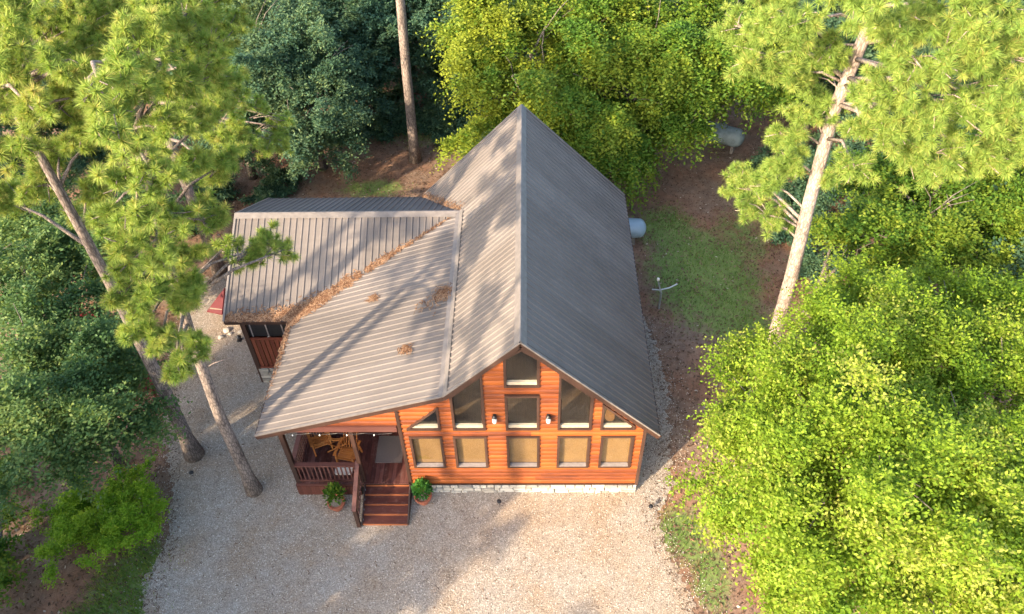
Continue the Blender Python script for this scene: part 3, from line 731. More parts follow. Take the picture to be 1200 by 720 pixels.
for s in (-1, 1):
    MB().bar((-.35, s*.16, .0), (.35, s*.16, .48), .03, .03).build('leg', M['teak'], ft); MB().bar((.35, s*.13, .0), (-.35, s*.13, .48), .03, .03).build('leg', M['teak'], ft)
MB().bar((-.35, -.2, .49), (-.35, .2, .49), .04, .03).build('rail', M['teak'], ft); MB().bar((.35, -.2, .49), (.35, .2, .49), .04, .03).build('rail', M['teak'], ft)
MB().box(-.3, .3, -.05, .05, .47, .49).build('slat', M['teak'], ft)
mt = MB(); mt.box(-4.86, -3.98, .66, 1.72, DZ+.004, DZ+.018); o = mt.build('door_mat', M['mat']); tag(o, 'large grey door mat on the dark porch deck', 'mat')
bx = empty('pale_tray', (-5.82, .30, DZ)); tag(bx, 'low pale box on the deck behind the front railing', 'box')
MB().box(-.27, .27, -.1, .1, .0, .1).build('body', M['white'], bx); MB().box(-.28, .28, -.11, .11, .1, .12).build('lid', M['white'], bx)

def leaves_blob(name, m, parent, c, r, n, ll, seed, up=.5):
    g = np.random.default_rng(seed); d = g.normal(size=(n, 3)); d /= np.linalg.norm(d, axis=1)[:, None]; d[:, 2] = np.abs(d[:, 2])*1.1-.25
    p = np.array(c)+d*np.array(r)*(g.random((n, 1))**.5)
    ax = d+g.normal(size=(n, 3))*.5+np.array([0, 0, up]); ax /= np.linalg.norm(ax, axis=1)[:, None]
    sd = np.cross(ax, g.normal(size=(n, 3))); sd /= np.linalg.norm(sd, axis=1)[:, None]; l = ll*g.uniform(.6, 1.3, (n, 1))
    v = np.stack([p, p+ax*l*.5+sd*l*.25, p+ax*l, p+ax*l*.5-sd*l*.25], 1)
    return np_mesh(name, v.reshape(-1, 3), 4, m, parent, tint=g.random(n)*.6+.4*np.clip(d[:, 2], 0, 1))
def pot_plant(loc, label, m, n, r, h, seed):
    e = empty('potted_plant', loc); tag(e, label, 'plant', 'potted plants by the steps')
    MB().lathe([(.17, 0), (.25, .26), (.285, .27), (.29, .34), (.25, .345), (.24, .30), (.02, .30)], n=18).build('pot', M['terracotta'], e, False)
    MB().lathe([(.235, .295), (.01, .315)], n=14).build('soil', M['soil'], e)
    leaves_blob('foliage', m, e, (0, .04, .52+h*.3), (r, r, h), n, .14, seed)
    return e
pot_plant((-5.98, -.62, 0), 'dark leafy plant in terracotta pot left of the steps', M['leaf_mid'], 420, .30, .52, 3)
pot_plant((-3.22, -.40, 0), 'bright green plant in terracotta pot right of the steps', M['leaf_pot'], 620, .27, .42, 4)
def path_light(loc, label):
    e = empty('path_light', loc); tag(e, label, 'path light', 'path lights on the gravel')
    MB().tube([(0, 0, -.03), (0, 0, .2)], .012, 6).build('stake', M['black'], e); MB().lathe([(.03, .17), (.075, .2), (.07, .235), (.02, .26)], n=12).build('cap', M['black'], e)
    MB().lathe([(.028, .12), (.03, .17)], n=10).build('lens', M['white'], e)
path_light((-.77, -.54, 0), 'small black path light in front of the stone foundation')
path_light((4.05, -.72, 0), 'small black path light by the grass right of the cabin')
path_light((-11.05, .55, 0), 'small black path light beside the larger left pine trunk')

def tank(loc, rz, L, r, m, label):
    e = empty('propane_tank', loc, rz); tag(e, label, 'tank'); prof = []
    mb = MB(); n = 20; rings = []
    for k in range(9): a = math.pi/2*k/8; rings.append((-L/2+r*.75*(1-math.sin(a)) - 0, r*math.sin(math.acos(max(0, 1-k/8)))))
    sec = [(-L/2+r*.8*(1-math.cos(math.pi/2*k/7)), r*math.sin(math.pi/2*k/7)+.004) for k in range(8)]
    sec = sec+[(-q, rr) for q, rr in sec[::-1]]
    b = 0
    for q, rr in sec:
        for k in range(n): a = 2*math.pi*k/n; mb.v.append((q, rr*math.cos(a), .32+r+rr*math.sin(a)))
    for i in range(len(sec)-1):
        for k in range(n): mb.f.append((i*n+k, i*n+(k+1) % n, (i+1)*n+(k+1) % n, (i+1)*n+k))
    mb.f.append(tuple(range(n))); mb.f.append(tuple(range((len(sec)-1)*n, len(sec)*n)))
    mb.build('body', m, e, True)
    for s in (-1, 1):
        MB().box(s*L*.3-.06, s*L*.3+.06, -r*.6, r*.6, .0, .36+.1*r).build('foot', M['mortar'], e)
    MB().lathe([(.15, .3+2*r-.02), (.16, .3+2*r+.10), (.12, .3+2*r+.17), (.02, .3+2*r+.19)], n=14).build('valve_dome', m, e)
tank((4.02, 12.45, 0), math.radians(-3), 2.5, .42, M['tank'], 'pale blue white propane tank end beyond the right rear eave')
tank((9.75, 19.5, 0), math.radians(-28), 2.2, .46, M['tankold'], 'weathered grey propane tank under the trees at the back')
an = empty('dish_mount', (5.4, 8.3, 0)); tag(an, 'thin galvanised dish mount post with crossed arms on the lawn', 'post')
MB().tube([(0, 0, -.1), (0, 0, .85), (-.05, .02, 1.0)], .045, 8).build('post', M['galv'], an)
MB().tube([(-.35, .1, .95), (-.05, .02, 1.0), (.3, .05, 1.08), (.6, .12, 1.22)], .032, 6).build('arm', M['galv'], an)
MB().tube([(-.05, .02, 1.0), (-.14, .10, 1.3), (-.16, .12, 1.42)], .03, 6).build('arm', M['galv'], an)
MB().lathe([(.02, -.06), (.06, -.03), (.06, .05), (.02, .09)], (-.17, .12, 1.46), 10).build('receiver', M['white'], an, True)

# red lounge seat next to the wing and red chairs under the left trees
e = empty('lounge_seat', (-12.42, 8.35, 0)); tag(e, 'dark red triangular lounge seat with pale bar beside the wing eave', 'seat')
MB().add([(-.36, -.12, .02), (.30, -.30, .02), (.34, .62, .62), (-.36, -.12, .06), (.30, -.30, .06), (.34, .62, .66)], [(0, 2, 1), (3, 4, 5), (0, 1, 4, 3), (1, 2, 5, 4), (2, 0, 3, 5)]).build('seat_panel', M['red'], e)
MB().add([(.30, -.30, .02), (.52, -.02, .02), (.34, .62, .62), (.30, -.30, .05), (.53, -.02, .05), (.35, .63, .65)], [(0, 2, 1), (3, 4, 5), (0, 1, 4, 3), (1, 2, 5, 4), (2, 0, 3, 5)]).build('side_panel', M['red'], e)
MB().bar((-.22, .0, .145), (.30, -.08, .165), .13, .02).build('pale_bar', M['sill'], e)
MB().bar((.34, .60, .60), (.36, .62, 0), .04, .04).build('leg', M['red'], e)
def red_chair(u, v, rz, label):
    c = P(u, v, .4); e = empty('garden_chair', (c[0], c[1], gheight(c[0], c[1])), rz); tag(e, label, 'chair', 'red chairs under the left trees')
    for i in range(5): MB().bar((-.27, -.25+.12*i, .36-.03*i), (.27, -.25+.12*i, .36-.03*i), .105, .022).build('seat_slat', M['red'], e)
    for i in range(5): MB().bar((-.22+.11*i, .27, .24), (-.26+.13*i, .56, .95-.04*abs(i-2)), .095, .02, (1, 0, 0)).build('back_slat', M['red'], e)
    for s in (-1, 1):
        MB().bar((s*.34, -.36, .56), (s*.34, .40, .56), .13, .025).build('armrest', M['red'], e)
        MB().bar((s*.31, -.28, 0), (s*.31, -.28, .55), .09, .03).build('leg', M['red'], e); MB().bar((s*.29, .48, 0), (s*.31, .30, .55), .09, .03).build('leg', M['red'], e)
red_chair(166, 455, .6, 'red slatted garden chair beside the left pine trunk'); red_chair(84, 375, -1.0, 'red slatted garden chair under foliage, left of the rear two')
red_chair(104, 380, -.6, 'red slatted garden chair under foliage, right of the rear two'); red_chair(36, 418, 1.8, 'red slatted garden chair nearest the left edge')
# loose rocks and a dark lantern on the gravel under the wing eave
def rock(loc, r, label, m=None, seed=0):
    g = random.Random(seed); bm = bmesh.new(); bmesh.ops.create_icosphere(bm, subdivisions=2, radius=1)
    for q in bm.verts:
        k = .8+.4*vnoise(q.co.x*3+seed*7, q.co.y*3+q.co.z*2, 1.0, seed); q.co = Vector((q.co.x*r[0], q.co.y*r[1], q.co.z*r[2]))*float(k)
    me = bpy.data.meshes.new('rock'); bm.to_mesh(me); bm.free(); me.materials.append(m or M['stone_tan']); o = bpy.data.objects.new('rock', me); C.objects.link(o); o.location = loc
    tag(o, label, 'rock', 'loose rocks by the wing'); return o
for i, (u, v, r) in enumerate(((266, 388, .13), (259, 396, .10), (282, 390, .09), (270, 392, .07))):
    c = P(u, v, 0); rock((c[0], c[1], .03), (r*1.3, r, r*.7), ['largest tan rock on gravel in front of the wing eave', 'left tan rock on gravel in front of the wing eave', 'pale rock on gravel close to the wing post', 'smallest tan rock beside the largest one by the wing'][i], seed=i+1)
c = P(281, 399, 0); e = empty('lantern', (c[0], c[1], 0)); tag(e, 'small black lantern standing on gravel by the wing', 'lantern')
MB().box(-.09, .09, -.09, .09, .0, .03).build('base', M['black'], e); MB().box(-.06, .06, -.06, .06, .03, .2).build('pane', M['screen'], e); MB().lathe([(.11, .2), (.03, .28), (.01, .3)], n=8).build('cap', M['black'], e)

# ------------------------------------------------------------------ trees
def nrm_(a): return a/np.maximum(np.linalg.norm(a, axis=-1, keepdims=True), 1e-9)
def leaf_crown(name, m, parent, lobes, seed, tn=.13, dens=330, leaf=.12, squash=.85, droop=.22, spray=.78, kleaf=13, tshift=0.0, nsub=15):
    """lobes: (x,y,z,r). Sprays of leaves on sub-clumps over every lobe."""
    g = np.random.default_rng(seed); PS = []; DS = []; TS = []
    for (x, y, z, r) in lobes:
        ns = nsub; d = nrm_(g.normal(size=(ns, 3))); d[:, 2] = d[:, 2]*.8+.12
        sub = np.array([x, y, z])+d*r*g.uniform(.40, 1.02, (ns, 1))*np.array([1, 1, squash]); sr = r*g.uniform(.17, .42, ns); st = g.normal(0, .13, ns)
        n0 = dens*r*r/ns
        for k in range(ns):
            n = int(n0*(sr[k]/(.34*r))**2)+3
            dd = nrm_(g.normal(size=(n, 3))+np.array([0, 0, .15])); u = g.uniform(.15, 1.0, (n, 1))**.6
            fing = nrm_(sub[k]-np.array([x, y, z-.2*r])+g.normal(0, .25, 3)*r)*r*g.uniform(.2, .85); ft_ = g.random((n, 1))**1.3
            p = sub[k]+dd*u*sr[k]*np.array([1.1, 1.1, squash*.6])*(1-.55*ft_)+fing*ft_; out = nrm_(p-np.array([x, y, z-.3*r]))
            PS.append(p); DS.append(nrm_(dd*.5+out*.9+g.normal(size=(n, 3))*.4+np.array([0, 0, -.05]))); TS.append(st[k]+g.normal(0, .10, n))
    p = np.concatenate(PS); d = np.concatenate(DS); ts = np.concatenate(TS); n = len(p)
    upv = np.array([0, 0, 1.0]); side = nrm_(np.cross(d, upv)+1e-6); k = kleaf
    t = (np.arange(k)+.5)/k; L = spray*g.uniform(.6, 1.35, (n, 1))
    base = p[:, None, :]+d[:, None, :]*(t[None, :, None]-.35)*L[:, :, None]
    base[:, :, 2] -= droop*(t**2)[None, :]*L
    sgn = np.where(np.arange(k) % 2 == 0, 1.0, -1.0)[None, :, None]
    base = base+g.normal(0, .03, base.shape)
    ax = nrm_(d[:, None, :]*.55+side[:, None, :]*sgn*.8+g.normal(0, .33, base.shape)); ax[:, :, 2] -= .12
    nn = nrm_(upv*.8+g.normal(0, .45, base.shape)+d[:, None, :]*.25); sd = nrm_(np.cross(ax, nn)); l = leaf*g.uniform(.65, 1.3, (n, k, 1)); wd = l*.29
    v = np.stack([base, base+ax*l*.45+sd*wd, base+ax*l, base+ax*l*.45-sd*wd], 2).reshape(-1, 3)
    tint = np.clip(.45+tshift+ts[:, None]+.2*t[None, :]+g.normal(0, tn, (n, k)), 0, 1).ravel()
    return np_mesh(name, v, 4, m, parent, tint=tint)
def trunk_mesh(name, m, parent, path, r0, r1, limbs, n=10):
    mb = MB(); k = len(path); mb.tube(path, [r0*(1.35 if i == 0 else 1.0)+(r1-r0)*i/(k-1) for i in range(k)], n)
    for (a, b, ra, rb) in limbs:
        a = Vector(a); b = Vector(b); mid = a.lerp(b, .5)+Vector((random.uniform(-.1, .1), random.uniform(-.1, .1), .10*(b-a).length)); mb.tube([a, mid, b], [ra, (ra+rb)/2, rb], 6)
    return mb.build(name, m, parent, True, fix=False)
def at_path(path, f):
    f = max(0, min(.999, f))*(len(path)-1); i = int(f); return Vector(path[i]).lerp(Vector(path[i+1]), f-i)
def broadleaf(name, label, base, lobes_px, m, seed, group=None, bark='barkdark', r0=.2, top=None, **kw):
    bz = float(gheight(base[0], base[1])); e = empty(name, (base[0], base[1], bz)); tag(e, label, 'tree', group); o = np.array([base[0], base[1], bz])
    lobes = []
    for (u, v, r, z) in lobes_px:
        c = P(u, v, z); lobes.append((*(c-o), r/pxm(c)))
    cz = np.mean([l[2] for l in lobes]); cx = np.mean([l[0] for l in lobes]); cy = np.mean([l[1] for l in lobes])
    path = [(0, 0, -.2), (cx*.1, cy*.1, cz*.25), (cx*.4, cy*.4, cz*.6), (cx*.8, cy*.8, cz*1.0)]
    g = random.Random(seed); limbs = []
    for l in lobes:
        s = at_path(path, g.uniform(.45, .95)); q = Vector(l[:3]); limbs.append((s, q, r0*.42, .03))
        for _ in range(5):
            d = Vector((g.gauss(0, 1), g.gauss(0, 1), g.gauss(.2, .8))).normalized()*l[3]*g.uniform(.6, .95); limbs.append((s.lerp(q, g.uniform(.6, 1)), q+d, .03, .008))
    trunk_mesh('trunk', M[bark], e, path, r0, r0*.45, limbs)
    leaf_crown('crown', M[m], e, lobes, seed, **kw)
    return e

# right foreground pair, bright and sunlit
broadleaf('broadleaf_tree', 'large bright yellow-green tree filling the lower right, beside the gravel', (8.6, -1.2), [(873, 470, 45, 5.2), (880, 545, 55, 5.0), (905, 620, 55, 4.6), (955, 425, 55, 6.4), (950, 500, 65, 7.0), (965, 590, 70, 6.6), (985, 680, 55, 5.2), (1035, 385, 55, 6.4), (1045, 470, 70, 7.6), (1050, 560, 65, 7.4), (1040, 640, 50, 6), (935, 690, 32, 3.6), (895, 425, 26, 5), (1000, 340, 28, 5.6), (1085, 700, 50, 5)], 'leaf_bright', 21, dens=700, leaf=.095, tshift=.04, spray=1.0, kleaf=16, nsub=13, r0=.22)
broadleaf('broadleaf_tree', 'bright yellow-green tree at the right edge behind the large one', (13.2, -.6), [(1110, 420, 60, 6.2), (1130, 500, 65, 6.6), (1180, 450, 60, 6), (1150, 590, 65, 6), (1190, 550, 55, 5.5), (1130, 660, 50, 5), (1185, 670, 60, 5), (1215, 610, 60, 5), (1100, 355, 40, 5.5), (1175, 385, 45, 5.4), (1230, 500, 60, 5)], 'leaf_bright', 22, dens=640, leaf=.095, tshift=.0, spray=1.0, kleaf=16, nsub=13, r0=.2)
broadleaf('broadleaf_tree', 'tangled green tree between the right pine and the bright right trees', (13.8, 9.2), [(1045, 215, 45, 4.4), (1030, 275, 45, 3.6), (1090, 250, 55, 4.6), (1110, 205, 50, 4.6), (1150, 260, 55, 4.4), (1195, 215, 55, 4.6), (1120, 310, 40, 3.4), (1190, 300, 50, 3.8), (1060, 310, 30, 3)], 'leaf_mid', 23, dens=430, leaf=.13, tshift=.1)
broadleaf('shrub', 'dark green shrub in the shade behind the right pine', (15.5, 13), [(1020, 160, 45, 2.5), (1070, 130, 45, 2.5), (1110, 110, 50, 3), (990, 215, 30, 1.6)], 'leaf_dark', 24, dens=330, leaf=.13)
broadleaf('shrub', 'low leafy shrub right of the right pine trunk base', (11.2, 8.0), [(985, 260, 26, 1.2), (1000, 305, 24, 1.0), (960, 300, 16, .7)], 'leaf_dark', 25, dens=380, leaf=.11)
# big crown behind the ridge
broadleaf('broadleaf_tree', 'tall yellow-green tree spreading behind the roof ridge, sunlight tinted into its leaves', (0.6, 18.6), [(578, 35, 45, 7.3), (600, 90, 48, 6.3), (565, 85, 30, 5.7), (575, 150, 32, 3.3), (550, 165, 22, 2.5), (640, 30, 55, 7.7), (645, 110, 45, 5.3), (600, 10, 45, 7.7), (620, 140, 30, 3.9)], 'leaf_elm', 26, dens=330, leaf=.145, tshift=.26, tn=.08, r0=.26, droop=.6, spray=1.25, kleaf=17, nsub=11)  # raised tint shift paints the sun's yellow into this crown's leaves
broadleaf('broadleaf_tree', 'deep green spreading tree with drooping sprays behind the right roof', (4.6, 19.2), [(700, 35, 60, 7.0), (700, 110, 50, 5.2), (690, 160, 35, 3.4), (725, 165, 40, 3.0), (745, 115, 50, 4.8), (770, 40, 60, 6.8), (765, 165, 32, 2.4), (800, 100, 50, 4.4), (735, 195, 22, 2.4), (750, 0, 50, 7.4)], 'leaf_elm', 27, dens=320, leaf=.145, tshift=.0, tn=.08, r0=.26, droop=.75, spray=1.3, kleaf=17, nsub=11)
broadleaf('broadleaf_tree', 'green tree over the far propane tank', (9.6, 22.5), [(840, 40, 55, 7.0), (825, 100, 34, 5.6), (880, 68, 36, 5.6), (890, 40, 50, 6.5), (815, 135, 20, 4.2), (905, 112, 18, 4.2), (930, 85, 36, 5)], 'leaf_mid', 28, dens=330, leaf=.14, tshift=.0, droop=.6, spray=1.15, kleaf=16, nsub=11)
# left middle tree
broadleaf('broadleaf_tree', 'green tree with layered sprays at the left edge below the pines', (-13.7, 1.0), [(30, 320, 45, 5.2), (90, 340, 45, 4.6), (25, 400, 50, 5.2), (95, 425, 48, 4.6), (140, 425, 36, 3.8), (50, 470, 50, 5.0), (110, 500, 45, 4.2), (15, 525, 38, 4.2), (155, 490, 26, 3.4), (60, 540, 26, 3.4), (75, 290, 36, 4.8)], 'leaf_cool', 29, dens=430, leaf=.115, tshift=-.02, r0=.16, droop=.4, spray=1.05, kleaf=16, nsub=12)
broadleaf('broadleaf_tree', 'pale green tree behind the left pine trunk', (-17.5, 9.5), [(60, 290, 40, 3.6), (20, 270, 45, 4.4), (110, 290, 36, 3.2), (130, 250, 36, 4), (150, 330, 24, 2)], 'leaf_cool', 30, dens=330, leaf=.13)
# back left dusky trees
broadleaf('broadleaf_tree', 'dusky blue-green tree behind the wing roof', (-9.9, 18.2), [(345, 50, 40, 6.4), (335, 105, 42, 5.2), (385, 70, 34, 5.6), (375, 125, 36, 4.2), (375, 165, 36, 2.8), (400, 158, 24, 2.4), (310, 75, 40, 6), (405, 95, 24, 4.6)], 'leaf_teal', 31, dens=470, leaf=.12, tshift=.05, droop=.3)
broadleaf('broadleaf_tree', 'dusky blue-green tree left of the wing gable behind pine boughs', (-13.2, 17.5), [(290, 120, 40, 4.4), (270, 80, 40, 5.5), (300, 30, 45, 7.0), (315, 165, 34, 3.0), (280, 180, 30, 2.4), (250, 150, 40, 4)], 'leaf_teal', 32, dens=400, leaf=.12)
# low fresh shrub at the lower left
def frond_shrub(label, u, v, rr, z, n, seed, m='cedar', mult=1.0):
    c = P(u, v, z); e = empty('shrub', (c[0], c[1], 0)); tag(e, label, 'shrub'); g = np.random.default_rng(seed); r = rr/pxm(c)
    lob = [(g.normal(0, r*.45), g.normal(0, r*.45), z*g.uniform(.5, 1.3), r*g.uniform(.25, .48)) for _ in range(n)]
    limbs = [(Vector((0, 0, .02)), Vector((l[0], l[1], l[2])), .02, .006) for l in lob]
    trunk_mesh('stem', M['barkdark'], e, [(0, 0, -.1), (0, 0, z*.4), (.05, 0, z*.8)], .05, .02, limbs, 7)
    leaf_crown('foliage', M[m], e, lob, seed, dens=620*mult, leaf=.07, squash=.6, droop=.5, spray=.42, kleaf=16, tshift=.0, nsub=6); return e
frond_shrub('feathery bright green shrub at the gravel edge in the lower left', 130, 610, 54, .8, 13, 41)
frond_shrub('small feathery green sprig left of the feathery shrub', 80, 592, 22, .5, 4, 42)
broadleaf('shrub', 'dark leafy bush in the lower left corner', (-15.9, -2.6), [(-4, 640, 12, .8), (-8, 690, 13, .8), (2, 608, 8, .6)], 'leaf_mid', 43, dens=420, leaf=.12)

# ---- pines: tufts of needles on boughs
def pine_tufts(parent, tufts, axes, seed, nn=46, L=.23, wd=.0095, tshift=0.0):
    g = np.random.default_rng(seed); n = len(tufts); tufts = np.asarray(tufts); axes = nrm_(np.asarray(axes)); sc = g.uniform(.75, 1.2, (n, 1, 1))
    tt = g.normal(0, .10, (n, 1))
    d = nrm_(axes[:, None, :]*g.uniform(.0, .95, (n, nn, 1))+nrm_(g.normal(size=(n, nn, 3)))*.95)
    base = tufts[:, None, :]-axes[:, None, :]*g.uniform(0, .07, (n, nn, 1)); l = L*sc*g.uniform(.7, 1.1, (n, nn, 1))
    sd = nrm_(np.cross(d, g.normal(size=d.shape)))*wd; tip = base+d*l; tip[:, :, 2] -= .02
    v = np.stack([base-sd, base+sd, tip], 2).reshape(-1, 3)
    old = (g.random((n, nn)) < .05)*.5
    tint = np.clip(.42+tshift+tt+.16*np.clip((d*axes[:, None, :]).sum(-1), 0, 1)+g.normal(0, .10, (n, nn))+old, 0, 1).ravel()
    return np_mesh('crown', v, 3, M['needle'], parent, tint=tint)
def pine(label, base, path, clusters, seed, r0=.3, r1=.1, dens=105, group='tall pines', tshift=0.0, nn=104, stubs=4, L=.225, world=False, bk='bark'):
    bz = float(gheight(base[0], base[1])); e = empty('pine_tree', (base[0], base[1], bz)); tag(e, label, 'tree', group); o = np.array([base[0], base[1], bz])
    g = random.Random(seed); limbs = []; T = []; A = []; zs = [q[2] for q in path]
    def onpath(z):
        for a, b in zip(path[:-1], path[1:]):
            if a[2] <= z <= b[2]: return Vector(a).lerp(Vector(b), (z-a[2])/(b[2]-a[2]))
        return Vector(path[-1])
    for cl in clusters:
        if world: q = Vector(cl[:3]); r = cl[3]
        else:
            u, v, r, z = cl; c = P(u, v, z); r = r/pxm(c); q = Vector(c-o)
        hd = math.hypot(q.x, q.y); s = onpath(min(zs[-1]-.1, max(zs[1]*.5, q.z-.12*hd-g.uniform(-.3, .9)))); dirb = (q-s)
        dist = dirb.length; dirb.normalize()
        limbs.append((s, q, min(.075, .03+.012*dist), .018))
        n = max(6, int(dens*r*r))
        # boughs: a few sub-branches per cluster carrying tufts along and at their ends
        nb = max(4, int(5+3*r))
        ends = []
        for k in range(nb):
            d = Vector((g.gauss(0, 1), g.gauss(0, 1), g.gauss(.1, .55))); d = (d.normalized()+dirb*.45).normalized(); en = q+d*r*g.uniform(.55, .95)
            st_ = s.lerp(q, g.uniform(.7, 1.0)); limbs.append((st_, en, .022, .008)); ends.append((st_, en))
        for k in range(n):
            st_, en = ends[g.randrange(nb)]; f = g.uniform(.45, 1.05)
            off = Vector((g.gauss(0, 1), g.gauss(0, 1), g.gauss(.1, .8))).normalized()*r*.42*g.uniform(.25, 1.05)
            p = st_.lerp(en, f)+off; T.append(p); A.append((p-st_.lerp(en, f-.25)).normalized()+Vector((0, 0, .45)))
    for k in range(stubs):
        s = onpath(g.uniform(zs[-1]*.3, zs[-1]*.8)); a = g.uniform(0, 6.28); limbs.append((s, s+Vector((math.cos(a)*g.uniform(.4, 1.2), math.sin(a)*g.uniform(.4, 1.2), g.uniform(0, .4))), .025, .008))
    trunk_mesh('trunk', M[bk], e, path, r0, r1, limbs, 12)
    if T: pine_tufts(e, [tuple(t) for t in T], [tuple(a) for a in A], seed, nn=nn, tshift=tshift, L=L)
    return e
pine('tall pine at the far left whose trunk stands at the gravel edge', (-11.26, 1.4), [(0, 0, -.2), (.03, 0, 1), (.12, .05, 4), (.15, .1, 8), (.1, .1, 12), (0, .1, 15)],
     [(20, 45, 42, 13.6), (75, 20, 42, 14.4), (60, 75, 38, 13.8), (110, 60, 38, 14.2), (10, 105, 36, 14.2), (75, 125, 34, 12.8), (110, 110, 30, 13.2), (25, 170, 32, 13.2), (70, 175, 30, 11.6), (105, 165, 28, 12), (55, 215, 26, 11.2), (10, 235, 30, 10), (110, 215, 26, 10.6), (130, 20, 40, 14.6), (45, -20, 45, 15.2), (40, 130, 24, 14.6), (0, 60, 40, 15.2), (20, 10, 40, 15.6), (85, 75, 30, 15), (130, 85, 26, 14.6), (90, 250, 18, 9.4)], 51, r0=.28, r1=.06, tshift=.12, dens=130, stubs=0)
pine('tall pine leaning over the porch roof, trunk on the gravel by the porch', (-8.85, 0.0), [(0, 0, -.2), (.0, 0, 1), (.0, .02, 4), (.15, .08, 7), (.45, .15, 10), (.75, .2, 12.5), (.9, .2, 15.2)],
     [(170, 60, 38, 15.2), (215, 40, 38, 14.6), (205, 95, 38, 14.2), (155, 105, 32, 15.0), (245, 80, 34, 13.6), (270, 30, 32, 13.8), (190, 150, 34, 13.6), (235, 145, 32, 12.8), (150, 165, 30, 14.4), (180, 205, 32, 13.4), (225, 200, 30, 12.2), (265, 190, 28, 11.6), (160, 250, 30, 12.8), (205, 250, 32, 11.8), (185, 295, 32, 11.8), (150, 310, 24, 10.8), (222, 300, 26, 10.4), (175, 350, 30, 10.4), (212, 345, 28, 9.8), (150, 385, 18, 9.4), (190, 395, 26, 9.4), (228, 405, 24, 8.4), (215, 425, 16, 8.4), (290, 295, 22, 9.2), (318, 282, 20, 9.2), (335, 292, 15, 9.2), (265, 288, 13, 9.4), (180, 15, 40, 15.4), (240, 0, 40, 14.8), (135, 135, 26, 15), (135, 205, 24, 13.4), (118, 150, 26, 15.6), (145, 75, 30, 16), (120, 110, 24, 16), (140, 285, 24, 11.6), (240, 258, 26, 11.2), (165, 390, 22, 9.6), (135, 345, 20, 10), (220, 338, 20, 9.8), (205, 430, 18, 8.6), (125, 250, 22, 12)], 52, r0=.225, r1=.05, tshift=.14, dens=130)
pine('pine behind the left pair with a bough reaching towards the wing roof', (-12.9, 10.6), [(0, 0, -.2), (0, 0, 1), (0, 0, 5), (.05, 0, 9), (0, 0, 13), (0, 0, 16)],
     [(260, 105, 34, 10.2), (290, 155, 28, 8.6), (320, 165, 24, 8.2), (335, 150, 16, 8.2), (270, 165, 30, 8.8), (240, 115, 34, 10.4), (300, 125, 14, 9), (250, 200, 26, 8.0), (330, 140, 10, 8.6)], 53, r0=.27, r1=.05, tshift=.08)
pine('tall pale-barked pine standing right of the cabin', (8.76, 4.81), [(0, 0, -.2), (.02, 0, 1), (-.05, .05, 5), (-.2, .1, 8), (-.3, .1, 11), (-.05, .05, 14), (.2, 0, 17)],
     [(890, 20, 42, 13.6), (860, 30, 26, 13), (880, 70, 34, 12.6), (935, 25, 40, 14), (930, 85, 36, 12.2), (955, 135, 34, 10.8), (920, 160, 24, 10.4), (925, 190, 28, 9.2), (905, 215, 28, 8.0), (870, 215, 28, 7.4), (860, 205, 16, 7.4), (890, 250, 30, 7.2), (915, 265, 20, 6.8), (1010, 150, 28, 12.0), (1000, 195, 24, 11.0), (1050, 110, 44, 13.2), (1060, 30, 48, 14.4), (1115, 60, 48, 14.2), (1170, 30, 52, 14.4), (1110, 130, 44, 13.0), (1165, 110, 46, 13.0), (1060, 175, 34, 11.6), (1105, 190, 34, 11.4), (1155, 180, 38, 11.6), (1195, 170, 40, 11.8), (965, 60, 30, 12.8), (1010, -10, 40, 16), (970, 215, 14, 9), (1130, 0, 50, 15), (1080, 80, 36, 14), (1200, 70, 50, 13.8), (1040, 160, 24, 12.4), (1190, 130, 40, 13)], 54, r0=.26, r1=.13, tshift=.03, bk='barkpale')
pine('pine with a bare trunk standing behind the cabin', (-5.36, 18.75), [(0, 0, -.2), (0, 0, 1), (.1, 0, 5), (.25, 0, 9), (.3, 0, 14), (.3, 0, 18)],
     [(x_, y_, z_, r_) for x_, y_, z_, r_ in ((1.5, .5, 13.5, 1.0), (-1.4, .8, 14, 1.1), (.3, -1.5, 14.5, 1.1), (.6, 1.6, 15, 1.1), (1.2, -.8, 16, 1.0), (-1, -.8, 16.5, 1.0), (.3, .2, 18, .9))], 55, r0=.27, r1=.14, world=True, stubs=4, dens=50, nn=36)

# forest behind the cabin and round the yard: copies of a few grown trees
def lobes_random(seed, n, rad, z0, z1, lr):
    g = random.Random(seed); out = []
    for i in range(n):
        k = (i+.5)/n; z = z0+(z1-z0)*k; R = rad*math.sin(math.pi*min(.95, .25+.7*k))**.8; a = i*2.4+g.uniform(-.5, .5); out.append((math.cos(a)*R*g.uniform(.35, .9), math.sin(a)*R*g.uniform(.35, .9), z, lr*g.uniform(.75, 1.2)))
    return out
def forest_proto(seed, m, n, rad, z0, z1, lr, dens=190):
    e = empty('broadleaf_tree'); lob = lobes_random(seed, n, rad, z0, z1, lr); g = random.Random(seed)
    path = [(0, 0, -.3), (.05, 0, z0*.6), (.1, .1, z0+(z1-z0)*.4), (0, 0, z1*.92)]
    limbs = [(at_path(path, g.uniform(.4, .9)), Vector(l[:3]), .06, .02) for l in lob]
    trunk_mesh('trunk', M['barkdark'], e, path, .17, .05, limbs, 8); leaf_crown('crown', M[m], e, lob, seed, dens=dens, leaf=.17, spray=.75, kleaf=12); return e
prot = [forest_proto(61, 'leaf_dark', 13, 2.6, 2.2, 9.0, 1.5), forest_proto(62, 'leaf_dark', 11, 2.2, 1.4, 7.0, 1.4), forest_proto(63, 'leaf_teal', 12, 2.4, 2.6, 10.0, 1.4)]
used = [False]*3
